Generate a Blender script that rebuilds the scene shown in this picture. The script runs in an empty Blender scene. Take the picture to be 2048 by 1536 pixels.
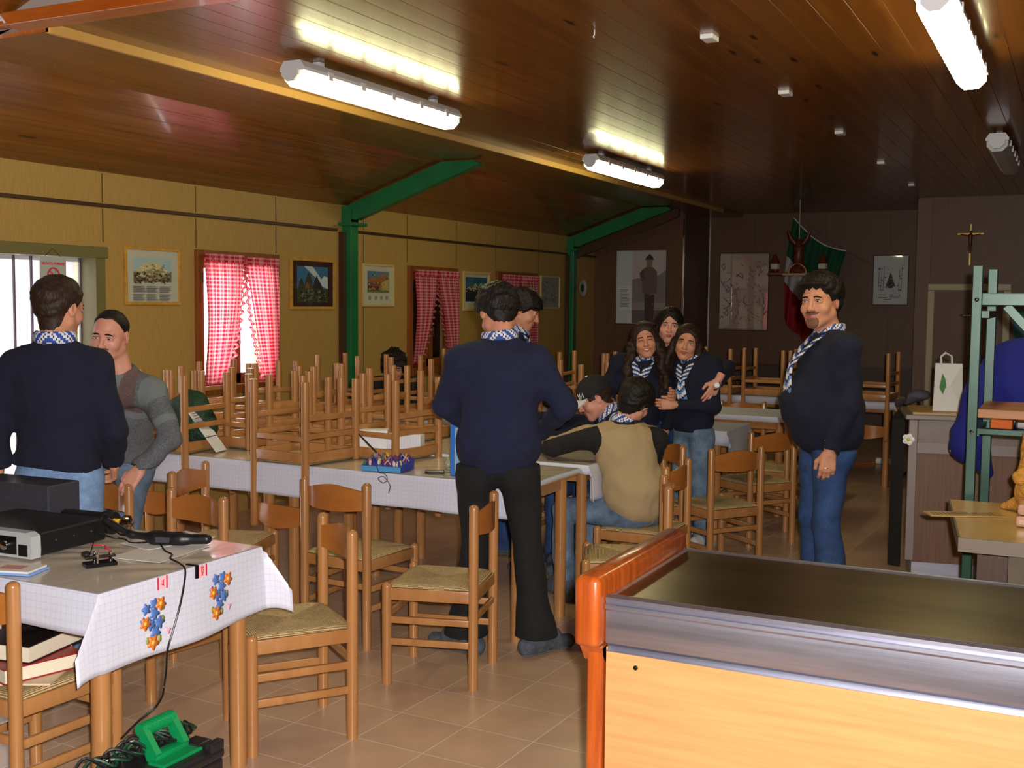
import bpy, bmesh, math, random
import numpy as np
from mathutils import Vector, Matrix, Euler
random.seed(7); np.random.seed(7)
S = bpy.context.scene
COL = S.collection
PI = math.pi

# ------------------------------------------------------------------ camera
cd = bpy.data.cameras.new('camera'); cam = bpy.data.objects.new('camera', cd); COL.objects.link(cam)
cd.sensor_fit = 'HORIZONTAL'; cd.sensor_width = 36.0; cd.lens = 2250.0 / 2048.0 * 36.0
cd.clip_start = 0.05; cd.clip_end = 200
RC = ((0.8930, 0.0413, -0.4481), (0.4499, -0.0606, 0.8910), (0.0097, -0.9973, -0.0727))
cam.matrix_world = Matrix(((RC[0][0], -RC[0][1], -RC[0][2], 0.0), (RC[1][0], -RC[1][1], -RC[1][2], 0.0),
                           (RC[2][0], -RC[2][1], -RC[2][2], 1.65), (0, 0, 0, 1)))
S.camera = cam

# ------------------------------------------------------------------ world, flash, exposure
W = bpy.data.worlds.new('overcast_sky'); S.world = W; W.use_nodes = True
bg = W.node_tree.nodes['Background']; bg.inputs[0].default_value = (0.93, 0.97, 1.0, 1); bg.inputs[1].default_value = 12.0
fl = bpy.data.lights.new('camera_flash', 'SPOT'); fl.energy = 820; fl.color = (1.0, 0.96, 0.92)
fl.shadow_soft_size = 0.02; fl.spot_size = 1.75; fl.spot_blend = 0.6
flo = bpy.data.objects.new('camera_flash', fl); COL.objects.link(flo)
flo.matrix_world = cam.matrix_world @ Matrix.Translation((0.05, 0.06, 0.02))
LAMP_EMIT = 19.0
S.view_settings.view_transform = 'Standard'; S.view_settings.look = 'None'
S.view_settings.exposure = 0.0; S.view_settings.gamma = 1.0; S.view_settings.use_curve_mapping = False
S.cycles.max_bounces = 6; S.cycles.diffuse_bounces = 3; S.cycles.glossy_bounces = 3; S.cycles.transmission_bounces = 6
S.cycles.sample_clamp_indirect = 4.0; S.cycles.use_denoising = True

# ------------------------------------------------------------------ materials
def lin(c):
    return tuple(((v / 255.0) / 12.92 if v / 255.0 <= 0.04045 else ((v / 255.0 + 0.055) / 1.055) ** 2.4) for v in c[:3]) + (1.0,)
MATS = {}
def mat(name, rgb, rough=0.6, metal=0.0, spec=0.5, coat=0.0, noise=None, bump=None, emit=None, alt=None, stretch=(1, 1, 1), sheen=0.0, trans=0.0, coat_rough=0.1):
    if name in MATS: return MATS[name]
    m = bpy.data.materials.new(name); m.use_nodes = True; MATS[name] = m
    nt = m.node_tree; b = nt.nodes['Principled BSDF']
    b.inputs['Base Color'].default_value = lin(rgb); b.inputs['Roughness'].default_value = rough
    b.inputs['Metallic'].default_value = metal; b.inputs['Specular IOR Level'].default_value = spec
    b.inputs['Coat Weight'].default_value = coat; b.inputs['Coat Roughness'].default_value = coat_rough
    if sheen: b.inputs['Sheen Weight'].default_value = sheen
    if trans: b.inputs['Transmission Weight'].default_value = trans
    m.diffuse_color = lin(rgb)
    co = None
    if noise or bump:
        tc = nt.nodes.new('ShaderNodeTexCoord'); mp = nt.nodes.new('ShaderNodeMapping')
        mp.inputs['Scale'].default_value = stretch
        nt.links.new(tc.outputs['Object'], mp.inputs[0]); co = mp.outputs[0]
    if noise:
        sc, amt = noise[:2]
        n = nt.nodes.new('ShaderNodeTexNoise'); n.inputs['Scale'].default_value = sc; n.inputs['Detail'].default_value = 5
        n.inputs['Roughness'].default_value = 0.65
        nt.links.new(co, n.inputs[0])
        r = nt.nodes.new('ShaderNodeValToRGB'); r.color_ramp.elements[0].position = 0.3; r.color_ramp.elements[1].position = 0.72
        if alt is None:
            lo = tuple(max(0, v * (1 - amt)) for v in rgb); hi = tuple(min(255, v * (1 + amt)) for v in rgb)
        else: lo, hi = rgb, alt
        r.color_ramp.elements[0].color = lin(lo); r.color_ramp.elements[1].color = lin(hi)
        nt.links.new(n.outputs[0], r.inputs[0]); nt.links.new(r.outputs[0], b.inputs['Base Color'])
    if bump:
        n2 = nt.nodes.new('ShaderNodeTexNoise'); n2.inputs['Scale'].default_value = bump[0]; n2.inputs['Detail'].default_value = 3
        nt.links.new(co, n2.inputs[0])
        bp = nt.nodes.new('ShaderNodeBump'); bp.inputs['Strength'].default_value = bump[1]; bp.inputs['Distance'].default_value = bump[2] if len(bump) > 2 else 0.01
        nt.links.new(n2.outputs[0], bp.inputs['Height']); nt.links.new(bp.outputs[0], b.inputs['Normal'])
    if emit:
        b.inputs['Emission Color'].default_value = lin(emit[0]); b.inputs['Emission Strength'].default_value = emit[1]
    return m
def nodes_of(m): return m.node_tree, m.node_tree.nodes['Principled BSDF']
def mathn(nt, op, a, b=None):
    n = nt.nodes.new('ShaderNodeMath'); n.operation = op
    for i, v in enumerate((a, b)):
        if v is None: continue
        if isinstance(v, (int, float)): n.inputs[i].default_value = v
        else: nt.links.new(v, n.inputs[i])
    return n.outputs[0]

WOOD = mat('varnished_beech', (162, 108, 60), 0.28, noise=(14, .1), alt=(184, 130, 78), stretch=(1, 1, .12), coat=0.35)
WOODB = mat('bent_plywood', (158, 92, 38), 0.25, noise=(10, .1), alt=(178, 110, 50), stretch=(.15, 1, 1), coat=0.4)
TOPW = mat('table_wood', (190, 130, 72), 0.35, noise=(8, .1), alt=(206, 148, 88), stretch=(.1, 1, 1))
RUSH = mat('woven_rush', (190, 160, 104), 0.75)
nt, b = nodes_of(RUSH)
tc = nt.nodes.new('ShaderNodeTexCoord'); sx = nt.nodes.new('ShaderNodeSeparateXYZ'); nt.links.new(tc.outputs['Object'], sx.inputs[0])
ax = mathn(nt, 'ABSOLUTE', sx.outputs[0]); ay = mathn(nt, 'ABSOLUTE', sx.outputs[1])
gt = mathn(nt, 'GREATER_THAN', ax, ay)
# strands run parallel to the rail of their own triangle
sel = mathn(nt, 'ADD', mathn(nt, 'MULTIPLY', gt, sx.outputs[0]), mathn(nt, 'MULTIPLY', mathn(nt, 'SUBTRACT', 1.0, gt), sx.outputs[1]))
stp = mathn(nt, 'SINE', mathn(nt, 'MULTIPLY', sel, 900.0))
nz = nt.nodes.new('ShaderNodeTexNoise'); nz.inputs['Scale'].default_value = 90; nt.links.new(tc.outputs['Object'], nz.inputs[0])
hh = mathn(nt, 'ADD', mathn(nt, 'MULTIPLY', stp, 0.5), mathn(nt, 'MULTIPLY', nz.outputs[0], 1.2))
rp = nt.nodes.new('ShaderNodeValToRGB'); rp.color_ramp.elements[0].color = lin((150, 116, 66)); rp.color_ramp.elements[1].color = lin((216, 190, 140))
rp.color_ramp.elements[0].position = .15
nt.links.new(hh, rp.inputs[0])
bump_ = nt.nodes.new('ShaderNodeBump'); bump_.inputs['Strength'].default_value = .6; bump_.inputs['Distance'].default_value = .004
nt.links.new(hh, bump_.inputs['Height']); nt.links.new(bump_.outputs[0], b.inputs['Normal']); nt.links.new(rp.outputs[0], b.inputs['Base Color'])

CEILW = mat('varnished_planks', (104, 56, 15), 0.27, noise=(5, .2), alt=(146, 88, 29), stretch=(3, .12, 1), coat=0.25, bump=(9, .12, .006))
CEILG = mat('plank_groove', (120, 62, 18), 0.35)
nt, b = nodes_of(CEILW)   # knots
tc = nt.nodes.new('ShaderNodeTexCoord'); mp = nt.nodes.new('ShaderNodeMapping'); mp.inputs['Scale'].default_value = (7, 1.6, 1)
nt.links.new(tc.outputs['Object'], mp.inputs[0])
vo = nt.nodes.new('ShaderNodeTexVoronoi'); vo.inputs['Scale'].default_value = 1.0; nt.links.new(mp.outputs[0], vo.inputs['Vector'])
kr = nt.nodes.new('ShaderNodeValToRGB'); kr.color_ramp.elements[0].position = .06; kr.color_ramp.elements[0].color = (1, 1, 1, 1)
kr.color_ramp.elements[1].position = .13; kr.color_ramp.elements[1].color = (0, 0, 0, 1)
nt.links.new(vo.outputs['Distance'], kr.inputs[0])
mx = nt.nodes.new('ShaderNodeMix'); mx.data_type = 'RGBA'
src = b.inputs['Base Color'].links[0].from_socket
nt.links.new(kr.outputs[0], mx.inputs[0]); nt.links.new(src, mx.inputs[6]); mx.inputs[7].default_value = lin((44, 20, 8))
nt.links.new(mx.outputs[2], b.inputs['Base Color'])

WALLV = mat('khaki_wallcovering', (170, 132, 68), 0.5, noise=(30, .1), alt=(188, 152, 88), stretch=(1, 3, .25))
WALLB = mat('brown_laminate', (92, 60, 40), 0.5, noise=(40, .1), alt=(116, 78, 54), stretch=(2, 2, .06))
WALLBD = mat('dark_wainscot', (74, 46, 30), 0.5, noise=(30, .12), stretch=(2, 2, .1))
TRIMD = mat('dark_brown_trim', (70, 40, 22), 0.45)
SEAM = mat('panel_seam', (96, 72, 38), 0.6)
PLASTER = mat('white_plaster', (214, 206, 198), 0.8, noise=(6, .04))
ORANGEW = mat('orange_pine', (176, 84, 24), 0.3, noise=(7, .2), alt=(206, 112, 40), stretch=(.3, 3, 3), coat=.3)
ORANGEV = mat('orange_pine_upright', (128, 52, 14), 0.3, noise=(9, .2), alt=(184, 86, 26), stretch=(4, 4, .25), coat=.4)
GREENP = mat('green_paint', (22, 110, 62), 0.4, noise=(4, .12))
GREENM = mat('green_steel', (26, 66, 50), 0.35, noise=(12, .12), metal=.2)
STEEL = mat('brushed_steel', (172, 172, 186), 0.4, metal=1.0, noise=(5, .12), stretch=(.3, 6, 6), bump=(60, .08, .001))
STEELD = mat('worn_steel_top', (132, 112, 90), 0.3, metal=1.0, noise=(3, .12), stretch=(.4, 2, 1), bump=(5, .05, .004))
CHROME = mat('chrome', (210, 210, 214), 0.12, metal=1.0)
BEECHL = mat('beech_laminate', (188, 128, 78), 0.42, noise=(5, .06), alt=(204, 146, 92), stretch=(.5, 1, 9))
FLOORM = mat('beige_tiles', (150, 122, 98), 0.3)
nt, b = nodes_of(FLOORM)
tc = nt.nodes.new('ShaderNodeTexCoord')
br = nt.nodes.new('ShaderNodeTexBrick'); br.offset = 0.0; br.inputs['Scale'].default_value = 1.0
br.inputs['Brick Width'].default_value = 0.3; br.inputs['Row Height'].default_value = 0.3; br.inputs['Mortar Size'].default_value = 0.0022
br.inputs['Color1'].default_value = lin((200, 164, 132)); br.inputs['Color2'].default_value = lin((190, 154, 126)); br.inputs['Mortar'].default_value = lin((226, 208, 188))
br.inputs['Mortar Smooth'].default_value = 0.2; br.inputs['Bias'].default_value = 0
nt.links.new(tc.outputs['Object'], br.inputs['Vector'])
nz = nt.nodes.new('ShaderNodeTexNoise'); nz.inputs['Scale'].default_value = 5; nz.inputs['Detail'].default_value = 6; nt.links.new(tc.outputs['Object'], nz.inputs[0])
mx = nt.nodes.new('ShaderNodeMix'); mx.data_type = 'RGBA'; mx.blend_type = 'OVERLAY'; mx.inputs[0].default_value = .28
nt.links.new(br.outputs[0], mx.inputs[6]); nt.links.new(nz.outputs[0], mx.inputs[7]); nt.links.new(mx.outputs[2], b.inputs['Base Color'])

CLOTH = mat('printed_oilcloth', (212, 212, 226), 0.38)
nt, b = nodes_of(CLOTH)
uv = nt.nodes.new('ShaderNodeUVMap'); sx = nt.nodes.new('ShaderNodeSeparateXYZ'); nt.links.new(uv.outputs[0], sx.inputs[0])
def gridline(nt, s, period, width):
    fr = mathn(nt, 'FRACT', mathn(nt, 'MULTIPLY', s, 1 / period)); return mathn(nt, 'LESS_THAN', fr, width / period)
g = mathn(nt, 'MAXIMUM', gridline(nt, sx.outputs[0], .022, .0013), gridline(nt, sx.outputs[1], .022, .0013))
mx = nt.nodes.new('ShaderNodeMix'); mx.data_type = 'RGBA'; nt.links.new(g, mx.inputs[0])
mx.inputs[6].default_value = lin((214, 214, 228)); mx.inputs[7].default_value = lin((190, 194, 216)); nt.links.new(mx.outputs[2], b.inputs['Base Color'])
CLOTHP = mat('plain_oilcloth', (200, 200, 214), 0.4)
FILM = mat('film_painted_reflection', (210, 196, 178), 0.18, bump=(14, .25, .004), stretch=(2.5, .5, 1), coat=.3)  # opaque tan: warm ceiling reflection on the table tops painted into the colour

def gingham(name, red, back, tr):
    m = bpy.data.materials.new(name); m.use_nodes = True; nt = m.node_tree; nt.nodes.clear()
    out = nt.nodes.new('ShaderNodeOutputMaterial'); uv = nt.nodes.new('ShaderNodeUVMap'); sx = nt.nodes.new('ShaderNodeSeparateXYZ'); nt.links.new(uv.outputs[0], sx.inputs[0])
    a = mathn(nt, 'LESS_THAN', mathn(nt, 'FRACT', mathn(nt, 'MULTIPLY', sx.outputs[0], 1 / .03)), .55)
    c = mathn(nt, 'LESS_THAN', mathn(nt, 'FRACT', mathn(nt, 'MULTIPLY', sx.outputs[1], 1 / .03)), .55)
    f = mathn(nt, 'MULTIPLY', mathn(nt, 'ADD', a, c), .5)
    mx = nt.nodes.new('ShaderNodeMix'); mx.data_type = 'RGBA'; nt.links.new(f, mx.inputs[0]); mx.inputs[6].default_value = lin(back); mx.inputs[7].default_value = lin(red)
    d = nt.nodes.new('ShaderNodeBsdfDiffuse'); t = nt.nodes.new('ShaderNodeBsdfTranslucent'); ms = nt.nodes.new('ShaderNodeMixShader'); ms.inputs[0].default_value = tr
    nt.links.new(mx.outputs[2], d.inputs[0]); nt.links.new(mx.outputs[2], t.inputs[0]); nt.links.new(d.outputs[0], ms.inputs[1]); nt.links.new(t.outputs[0], ms.inputs[2]); nt.links.new(ms.outputs[0], out.inputs[0])
    m.diffuse_color = lin(red); return m
GING = gingham('red_gingham', (206, 40, 66), (232, 180, 182), .4)
GLASS = bpy.data.materials.new('window_glass'); GLASS.use_nodes = True
nt = GLASS.node_tree; nt.nodes.clear(); o_ = nt.nodes.new('ShaderNodeOutputMaterial'); g_ = nt.nodes.new('ShaderNodeBsdfGlossy'); t_ = nt.nodes.new('ShaderNodeBsdfTransparent'); m_ = nt.nodes.new('ShaderNodeMixShader')
g_.inputs['Roughness'].default_value = .02; m_.inputs[0].default_value = .06; nt.links.new(t_.outputs[0], m_.inputs[1]); nt.links.new(g_.outputs[0], m_.inputs[2]); nt.links.new(m_.outputs[0], o_.inputs[0])
BLIND = bpy.data.materials.new('white_blind_slat'); BLIND.use_nodes = True
nt = BLIND.node_tree; nt.nodes.clear(); o_ = nt.nodes.new('ShaderNodeOutputMaterial'); g_ = nt.nodes.new('ShaderNodeBsdfDiffuse'); t_ = nt.nodes.new('ShaderNodeBsdfTranslucent'); m_ = nt.nodes.new('ShaderNodeMixShader')
g_.inputs[0].default_value = lin((240, 240, 240)); t_.inputs[0].default_value = lin((240, 236, 240)); m_.inputs[0].default_value = .55
nt.links.new(g_.outputs[0], m_.inputs[1]); nt.links.new(t_.outputs[0], m_.inputs[2]); nt.links.new(m_.outputs[0], o_.inputs[0])

# ------------------------------------------------------------------ mesh builder
class MB:
    def __init__(s): s.v = []; s.f = []; s.m = []; s.uv = {}
    def add(s, vs, fs, mi=0, M=None):
        o = len(s.v)
        s.v += [tuple(M @ Vector(p)) if M is not None else tuple(p) for p in vs]
        s.f += [tuple(o + i for i in f) for f in fs]; s.m += [mi] * len(fs)
        return s
    def box(s, lo, hi, mi=0, M=None, ch=0.0):
        x0, y0, z0 = lo; x1, y1, z1 = hi
        if ch <= 0:
            return s.add([(x0,y0,z0),(x1,y0,z0),(x1,y1,z0),(x0,y1,z0),(x0,y0,z1),(x1,y0,z1),(x1,y1,z1),(x0,y1,z1)],
                  [(0,3,2,1),(4,5,6,7),(0,1,5,4),(1,2,6,5),(2,3,7,6),(3,0,4,7)], mi, M)
        bm = bmesh.new(); vs = [bm.verts.new(p) for p in [(x0,y0,z0),(x1,y0,z0),(x1,y1,z0),(x0,y1,z0),(x0,y0,z1),(x1,y0,z1),(x1,y1,z1),(x0,y1,z1)]]
        for f in [(0,3,2,1),(4,5,6,7),(0,1,5,4),(1,2,6,5),(2,3,7,6),(3,0,4,7)]: bm.faces.new([vs[i] for i in f])
        bmesh.ops.recalc_face_normals(bm, faces=bm.faces[:]); bm.normal_update()
        bmesh.ops.bevel(bm, geom=bm.edges[:], offset=ch, segments=2, profile=.5, affect='EDGES')
        bm.verts.index_update()
        s.add([v.co[:] for v in bm.verts], [[v.index for v in f.verts] for f in bm.faces], mi, M); bm.free(); return s
    def lathe(s, prof, seg=20, mi=0, M=None, cap=True):
        vs = []; fs = []
        for r, z in prof:
            for k in range(seg): a = 2 * PI * k / seg; vs.append((r * math.cos(a), r * math.sin(a), z))
        n = len(prof)
        for i in range(n - 1):
            for k in range(seg):
                k2 = (k + 1) % seg; fs.append((i*seg+k, i*seg+k2, (i+1)*seg+k2, (i+1)*seg+k))
        if cap: fs.append(tuple(reversed(range(seg)))); fs.append(tuple((n-1)*seg + k for k in range(seg)))
        return s.add(vs, fs, mi, M)
    def tube(s, pts, r, seg=10, mi=0, M=None, closed=False):
        P = [Vector(p) for p in pts]; n = len(P); rr = r if isinstance(r, (list, tuple)) else [r] * n
        vs = []; fs = []; up = None
        for i in range(n):
            if closed: t = P[(i+1) % n] - P[i-1]
            else: t = P[min(i+1, n-1)] - P[max(i-1, 0)]
            t.normalize()
            if up is None: up = Vector((0, 0, 1)) if abs(t.z) < .9 else Vector((1, 0, 0))
            x = up.cross(t); x.normalize(); y = t.cross(x); up = y
            for k in range(seg): a = 2*PI*k/seg; vs.append(tuple(P[i] + x * (rr[i]*math.cos(a)) + y * (rr[i]*math.sin(a))))
        for i in range(n if closed else n-1):
            j = (i+1) % n
            for k in range(seg): k2 = (k+1) % seg; fs.append((i*seg+k, i*seg+k2, j*seg+k2, j*seg+k))
        if not closed: fs.append(tuple(reversed(range(seg)))); fs.append(tuple((n-1)*seg+k for k in range(seg)))
        return s.add(vs, fs, mi, M)
    def prism(s, poly, z0, z1, mi=0, M=None):
        n = len(poly); vs = [(x, y, z0) for x, y in poly] + [(x, y, z1) for x, y in poly]
        fs = [tuple(reversed(range(n))), tuple(range(n, 2*n))] + [(i, (i+1) % n, n+(i+1) % n, n+i) for i in range(n)]
        return s.add(vs, fs, mi, M)
    def grid(s, fn, nu, nv, mi=0, M=None, uvfn=None):
        o = len(s.v); vs = [fn(i / nu, j / nv) for j in range(nv+1) for i in range(nu+1)]
        fs = [(j*(nu+1)+i, j*(nu+1)+i+1, (j+1)*(nu+1)+i+1, (j+1)*(nu+1)+i) for j in range(nv) for i in range(nu)]
        s.add(vs, fs, mi, M)
        if uvfn:
            for j in range(nv+1):
                for i in range(nu+1): s.uv[o + j*(nu+1)+i] = uvfn(i / nu, j / nv)
        return s
    def build(s, name, mats, parent=None, smooth=None, loc=None, rot=None, solid=0):
        me = bpy.data.meshes.new(name); me.from_pydata(s.v, [], s.f)
        for m in (mats if isinstance(mats, (list, tuple)) else [mats]): me.materials.append(m)
        me.polygons.foreach_set('material_index', s.m)
        if s.uv:
            L = me.uv_layers.new(name='UVMap')
            for l in me.loops: L.data[l.index].uv = s.uv.get(l.vertex_index, (0, 0))
        bm = bmesh.new(); bm.from_mesh(me); bmesh.ops.recalc_face_normals(bm, faces=bm.faces)
        if smooth:
            ang = math.radians(smooth)
            for f in bm.faces: f.smooth = True
            for e in bm.edges:
                if len(e.link_faces) == 2 and e.calc_face_angle(0) > ang: e.smooth = False
        bm.to_mesh(me); bm.free()
        o = bpy.data.objects.new(name, me); COL.objects.link(o)
        if parent is not None: o.parent = parent
        if loc: o.location = loc
        if rot: o.rotation_euler = rot
        if solid:
            md = o.modifiers.new('thickness', 'SOLIDIFY'); md.thickness = solid; md.offset = 0
        return o
def tag(o, label=None, cat=None, group=None, kind=None):
    if label: o['label'] = label
    if cat: o['category'] = cat
    if group: o['group'] = group
    if kind: o['kind'] = kind
    return o
def thing(name, label, cat, loc=(0, 0, 0), rz=0.0, group=None, rot=None):
    o = bpy.data.objects.new(name, None); COL.objects.link(o); o.location = loc; o.empty_display_size = .1
    o.rotation_euler = rot if rot else (0, 0, rz)
    return tag(o, label, cat, group)
def struct(o): o['kind'] = 'structure'; return o
def copy_thing(root, loc, rot, label, group=None):
    r = root.copy(); COL.objects.link(r); r.location = loc; r.rotation_euler = rot; r['label'] = label
    if group: r['group'] = group
    elif 'group' in r.keys(): del r['group']
    for ch in list(root.children):
        c = ch.copy(); COL.objects.link(c); c.parent = r
        for g in list(ch.children):
            d = g.copy(); COL.objects.link(d); d.parent = c
    return r
def dome(r, z0, z1, n=5):
    return [(r, z0), (r, z1 - r * .8)] + [(r * math.cos(a), z1 - r * .8 + r * .8 * math.sin(a)) for a in [PI / 2 * k / n for k in range(1, n)]] + [(r * .06, z1)]
def text_mesh(body, size, mtl, parent, loc, rot, name='lettering', extrude=0.0006, align='CENTER', bold=0.0):
    cu = bpy.data.curves.new(name, 'FONT'); cu.body = body; cu.size = size; cu.align_x = align; cu.align_y = 'CENTER'; cu.extrude = extrude; cu.offset = bold
    t = bpy.data.objects.new(name, cu); COL.objects.link(t)
    dg = bpy.context.evaluated_depsgraph_get(); me = bpy.data.meshes.new_from_object(t.evaluated_get(dg))
    bpy.data.objects.remove(t); me.materials.clear(); me.materials.append(mtl)
    o = bpy.data.objects.new(name, me); COL.objects.link(o); o.parent = parent; o.location = loc; o.rotation_euler = rot
    return o
# ------------------------------------------------------------------ the room
ZC = 2.86; ZO = 2.82; XL = -5.8; XR = 4.5; YB = 13.95; YB2 = 15.1; YD = 13.45; YF = -3.0
fm = MB(); fm.box((-5.0, -9.0, -.12), (9.5, 13.5, 0))
fo = fm.build('floor', FLOORM, loc=(-2.357, 4.049, 0), rot=(0, 0, math.radians(-2.2))); struct(fo)

WINS = [(3.70, 5.42, .12, 1.93), (6.40, 7.24, .98, 1.97), (9.32, 10.16, .98, 1.95), (11.16, 12.10, .98, 1.95)]
wl = MB(); y = YF
for (a, b_, z0, z1) in WINS:
    wl.box((XL - .2, y, 0), (XL, a, 2.9)); wl.box((XL - .2, a, 0), (XL, b_, z0)); wl.box((XL - .2, a, z1), (XL, b_, 2.9)); y = b_
wl.box((XL - .2, y, 0), (XL, YB + .2, 2.9))
for ys in (2.6, 3.55, 5.48, 6.36, 7.28, 8.52, 9.26, 10.22, 11.1, 12.2):
    wl.box((XL, ys - .004, 2.28), (XL + .0025, ys + .004, 2.47), 1)
    if not any(a - .1 < ys < b_ + .1 for a, b_, _, _ in WINS): wl.box((XL, ys - .004, 0), (XL + .0025, ys + .004, 2.24), 1)
    else: wl.box((XL, ys - .004, 2.02), (XL + .0025, ys + .004, 2.24), 1)
struct(wl.build('wall_left', [WALLV, SEAM]))
tm = MB(); tm.box((XL, YF, 2.247), (XL + .022, 8.1, 2.272), ch=.004); tm.box((XL, 8.36, 2.247), (XL + .022, YB, 2.272), ch=.004); struct(tm.build('trim_1', TRIMD))
wb = MB(); wb.box((XL, YB, 0), (-4.57, YB2 + .2, 3.0)); wb.box((-4.57, YB2, 0), (-1.5, YB2 + .2, 3.0))
for xs in (-3.95, -3.0, -2.2): wb.box((xs - .003, YB2 - .002, .85), (xs + .003, YB2, 2.82), 1)
wb.box((-4.57, YB2 - .012, 0), (-1.6, YB2, .82), 1)
struct(wb.build('wall_back', [WALLB, WALLBD]))
tm = MB(); tm.box((-4.565, YB2 - .03, .82), (-1.6, YB2, .85)); struct(tm.build('trim_2', TRIMD))
tm = MB()
for (x, yy) in ((-4.57, YB - .006), (-4.575, YB2 - .02)): tm.box((x - .008, yy, 0), (x + .012, yy + .02, 2.82))
struct(tm.build('trim_3', CHROME))
wd = MB(); wd.box((-1.67, YD, 0), (-1.50, YB2 + .2, 3.0), 0); wd.box((-1.50, YD, 0), (XR, YD + .2, 3.0), 0)
wd.box((-1.672, YD - .012, 0), (-1.52, YD, 2.84), 1)
struct(wd.build('wall_right_back', [WALLB, mat('pilaster_laminate', (112, 78, 58), .5, noise=(40, .08), stretch=(2, 2, .06))]))
struct(MB().box((XR, YF, 0), (XR + .2, YD + .2, 4.6)).build('wall_right', WALLB))
struct(MB().box((XL - .2, YF - .2, 0), (XR + .2, YF, 4.6)).build('wall_front', WALLV))

def planks(mb, p0, p1, y0, y1, w=.135, gd=.004, gw=.0045):
    """boards running along Y between section points p0 -> p1 (x, z), with V grooves, underside only"""
    P0 = Vector((p0[0], 0, p0[1])); P1 = Vector((p1[0], 0, p1[1])); d = P1 - P0; L = d.length; d /= L
    nrm = Vector((-d.z, 0, d.x))   # upward
    if nrm.z < 0: nrm = -nrm
    n = max(1, round(L / w)); w = L / n
    prof = []
    for i in range(n):
        prof += [(i*w + (gw/2 if i else 0), 0), ((i+1)*w - (gw/2 if i < n-1 else 0), 0)]
        if i < n - 1: prof.append(((i+1)*w, gd))
    prof += [(L, .05), (0, .05)]
    pts = [P0 + d*s + nrm*h for s, h in prof]
    m = len(pts); o = len(mb.v)
    mb.v += [(p.x, y0, p.z) for p in pts] + [(p.x, y1, p.z) for p in pts]
    for i in range(m):
        j = (i+1) % m; mb.f.append((o+i, o+j, o+m+j, o+m+i)); mb.m.append(1 if (prof[i][1] != prof[j][1] and i < m-3) else 0)
    mb.f.append(tuple(o+i for i in range(m))); mb.f.append(tuple(o+m+i for i in reversed(range(m)))); mb.m += [0, 0]
ce = MB()
planks(ce, (XL - .02, 2.473), (-4.83, ZO), 3.6, YB + .1); planks(ce, (-4.83, ZO), (-4.12, ZO), 3.6, YB2 + .1)
planks(ce, (-4.12, ZC), (XR, ZC), 3.6, YB2 + .1)
planks(ce, (XL - .02, 2.473), (-4.25, 2.88), YF, 3.5); planks(ce, (-4.25, 2.88), (-.5, 4.3), YF, 3.5); planks(ce, (-.5, 4.3), (XR, 2.6), YF, 3.5)
struct(ce.build('ceiling', [CEILW, CEILG]))
st = MB(); st.box((-4.135, 3.6, ZO - .004), (-4.115, YB + .2, ZC + .01)); struct(st.build('trim_4', mat('pine_lath', (206, 158, 84), .4)))
gb = MB(); gb.prism([(-4.25, 2.84), (XR, 2.84), (XR, 3.05), (-.5, 4.5), (-4.25, 3.02)], 0, .04, M=Matrix(((1,0,0,0),(0,0,1,3.50),(0,1,0,0),(0,0,0,1)))); gb.prism([(-5.82, 2.44), (-4.83, 2.80), (-4.25, 2.83), (-4.25, 2.95)], 0, .04, M=Matrix(((1,0,0,0),(0,0,1,3.52),(0,1,0,0),(0,0,0,1))))
struct(gb.build('wall_gable', mat('grey_white_board', (176, 164, 156), .8, noise=(6, .04))))
bm_ = MB(); bm_.box((-4.45, 3.46, 2.83), (XR, 3.58, 2.885), ch=.004); struct(bm_.build('trim_5', ORANGEW))
kn = MB()
for k in range(3): kn.tube([(-4.27 + .018*k, 3.45 - .012*k, 2.868 - .012*k), (-4.25 + .02*k, 3.44, 2.885 - .02*k), (-4.23 + .012*k, 3.445, 2.86 - .014*k)], .006, 6)
tag(kn.build('plastic_tie', mat('white_plastic', (226, 222, 222), .4), smooth=60), 'white plastic tie knotted at the orange roof beam', 'tie')

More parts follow.
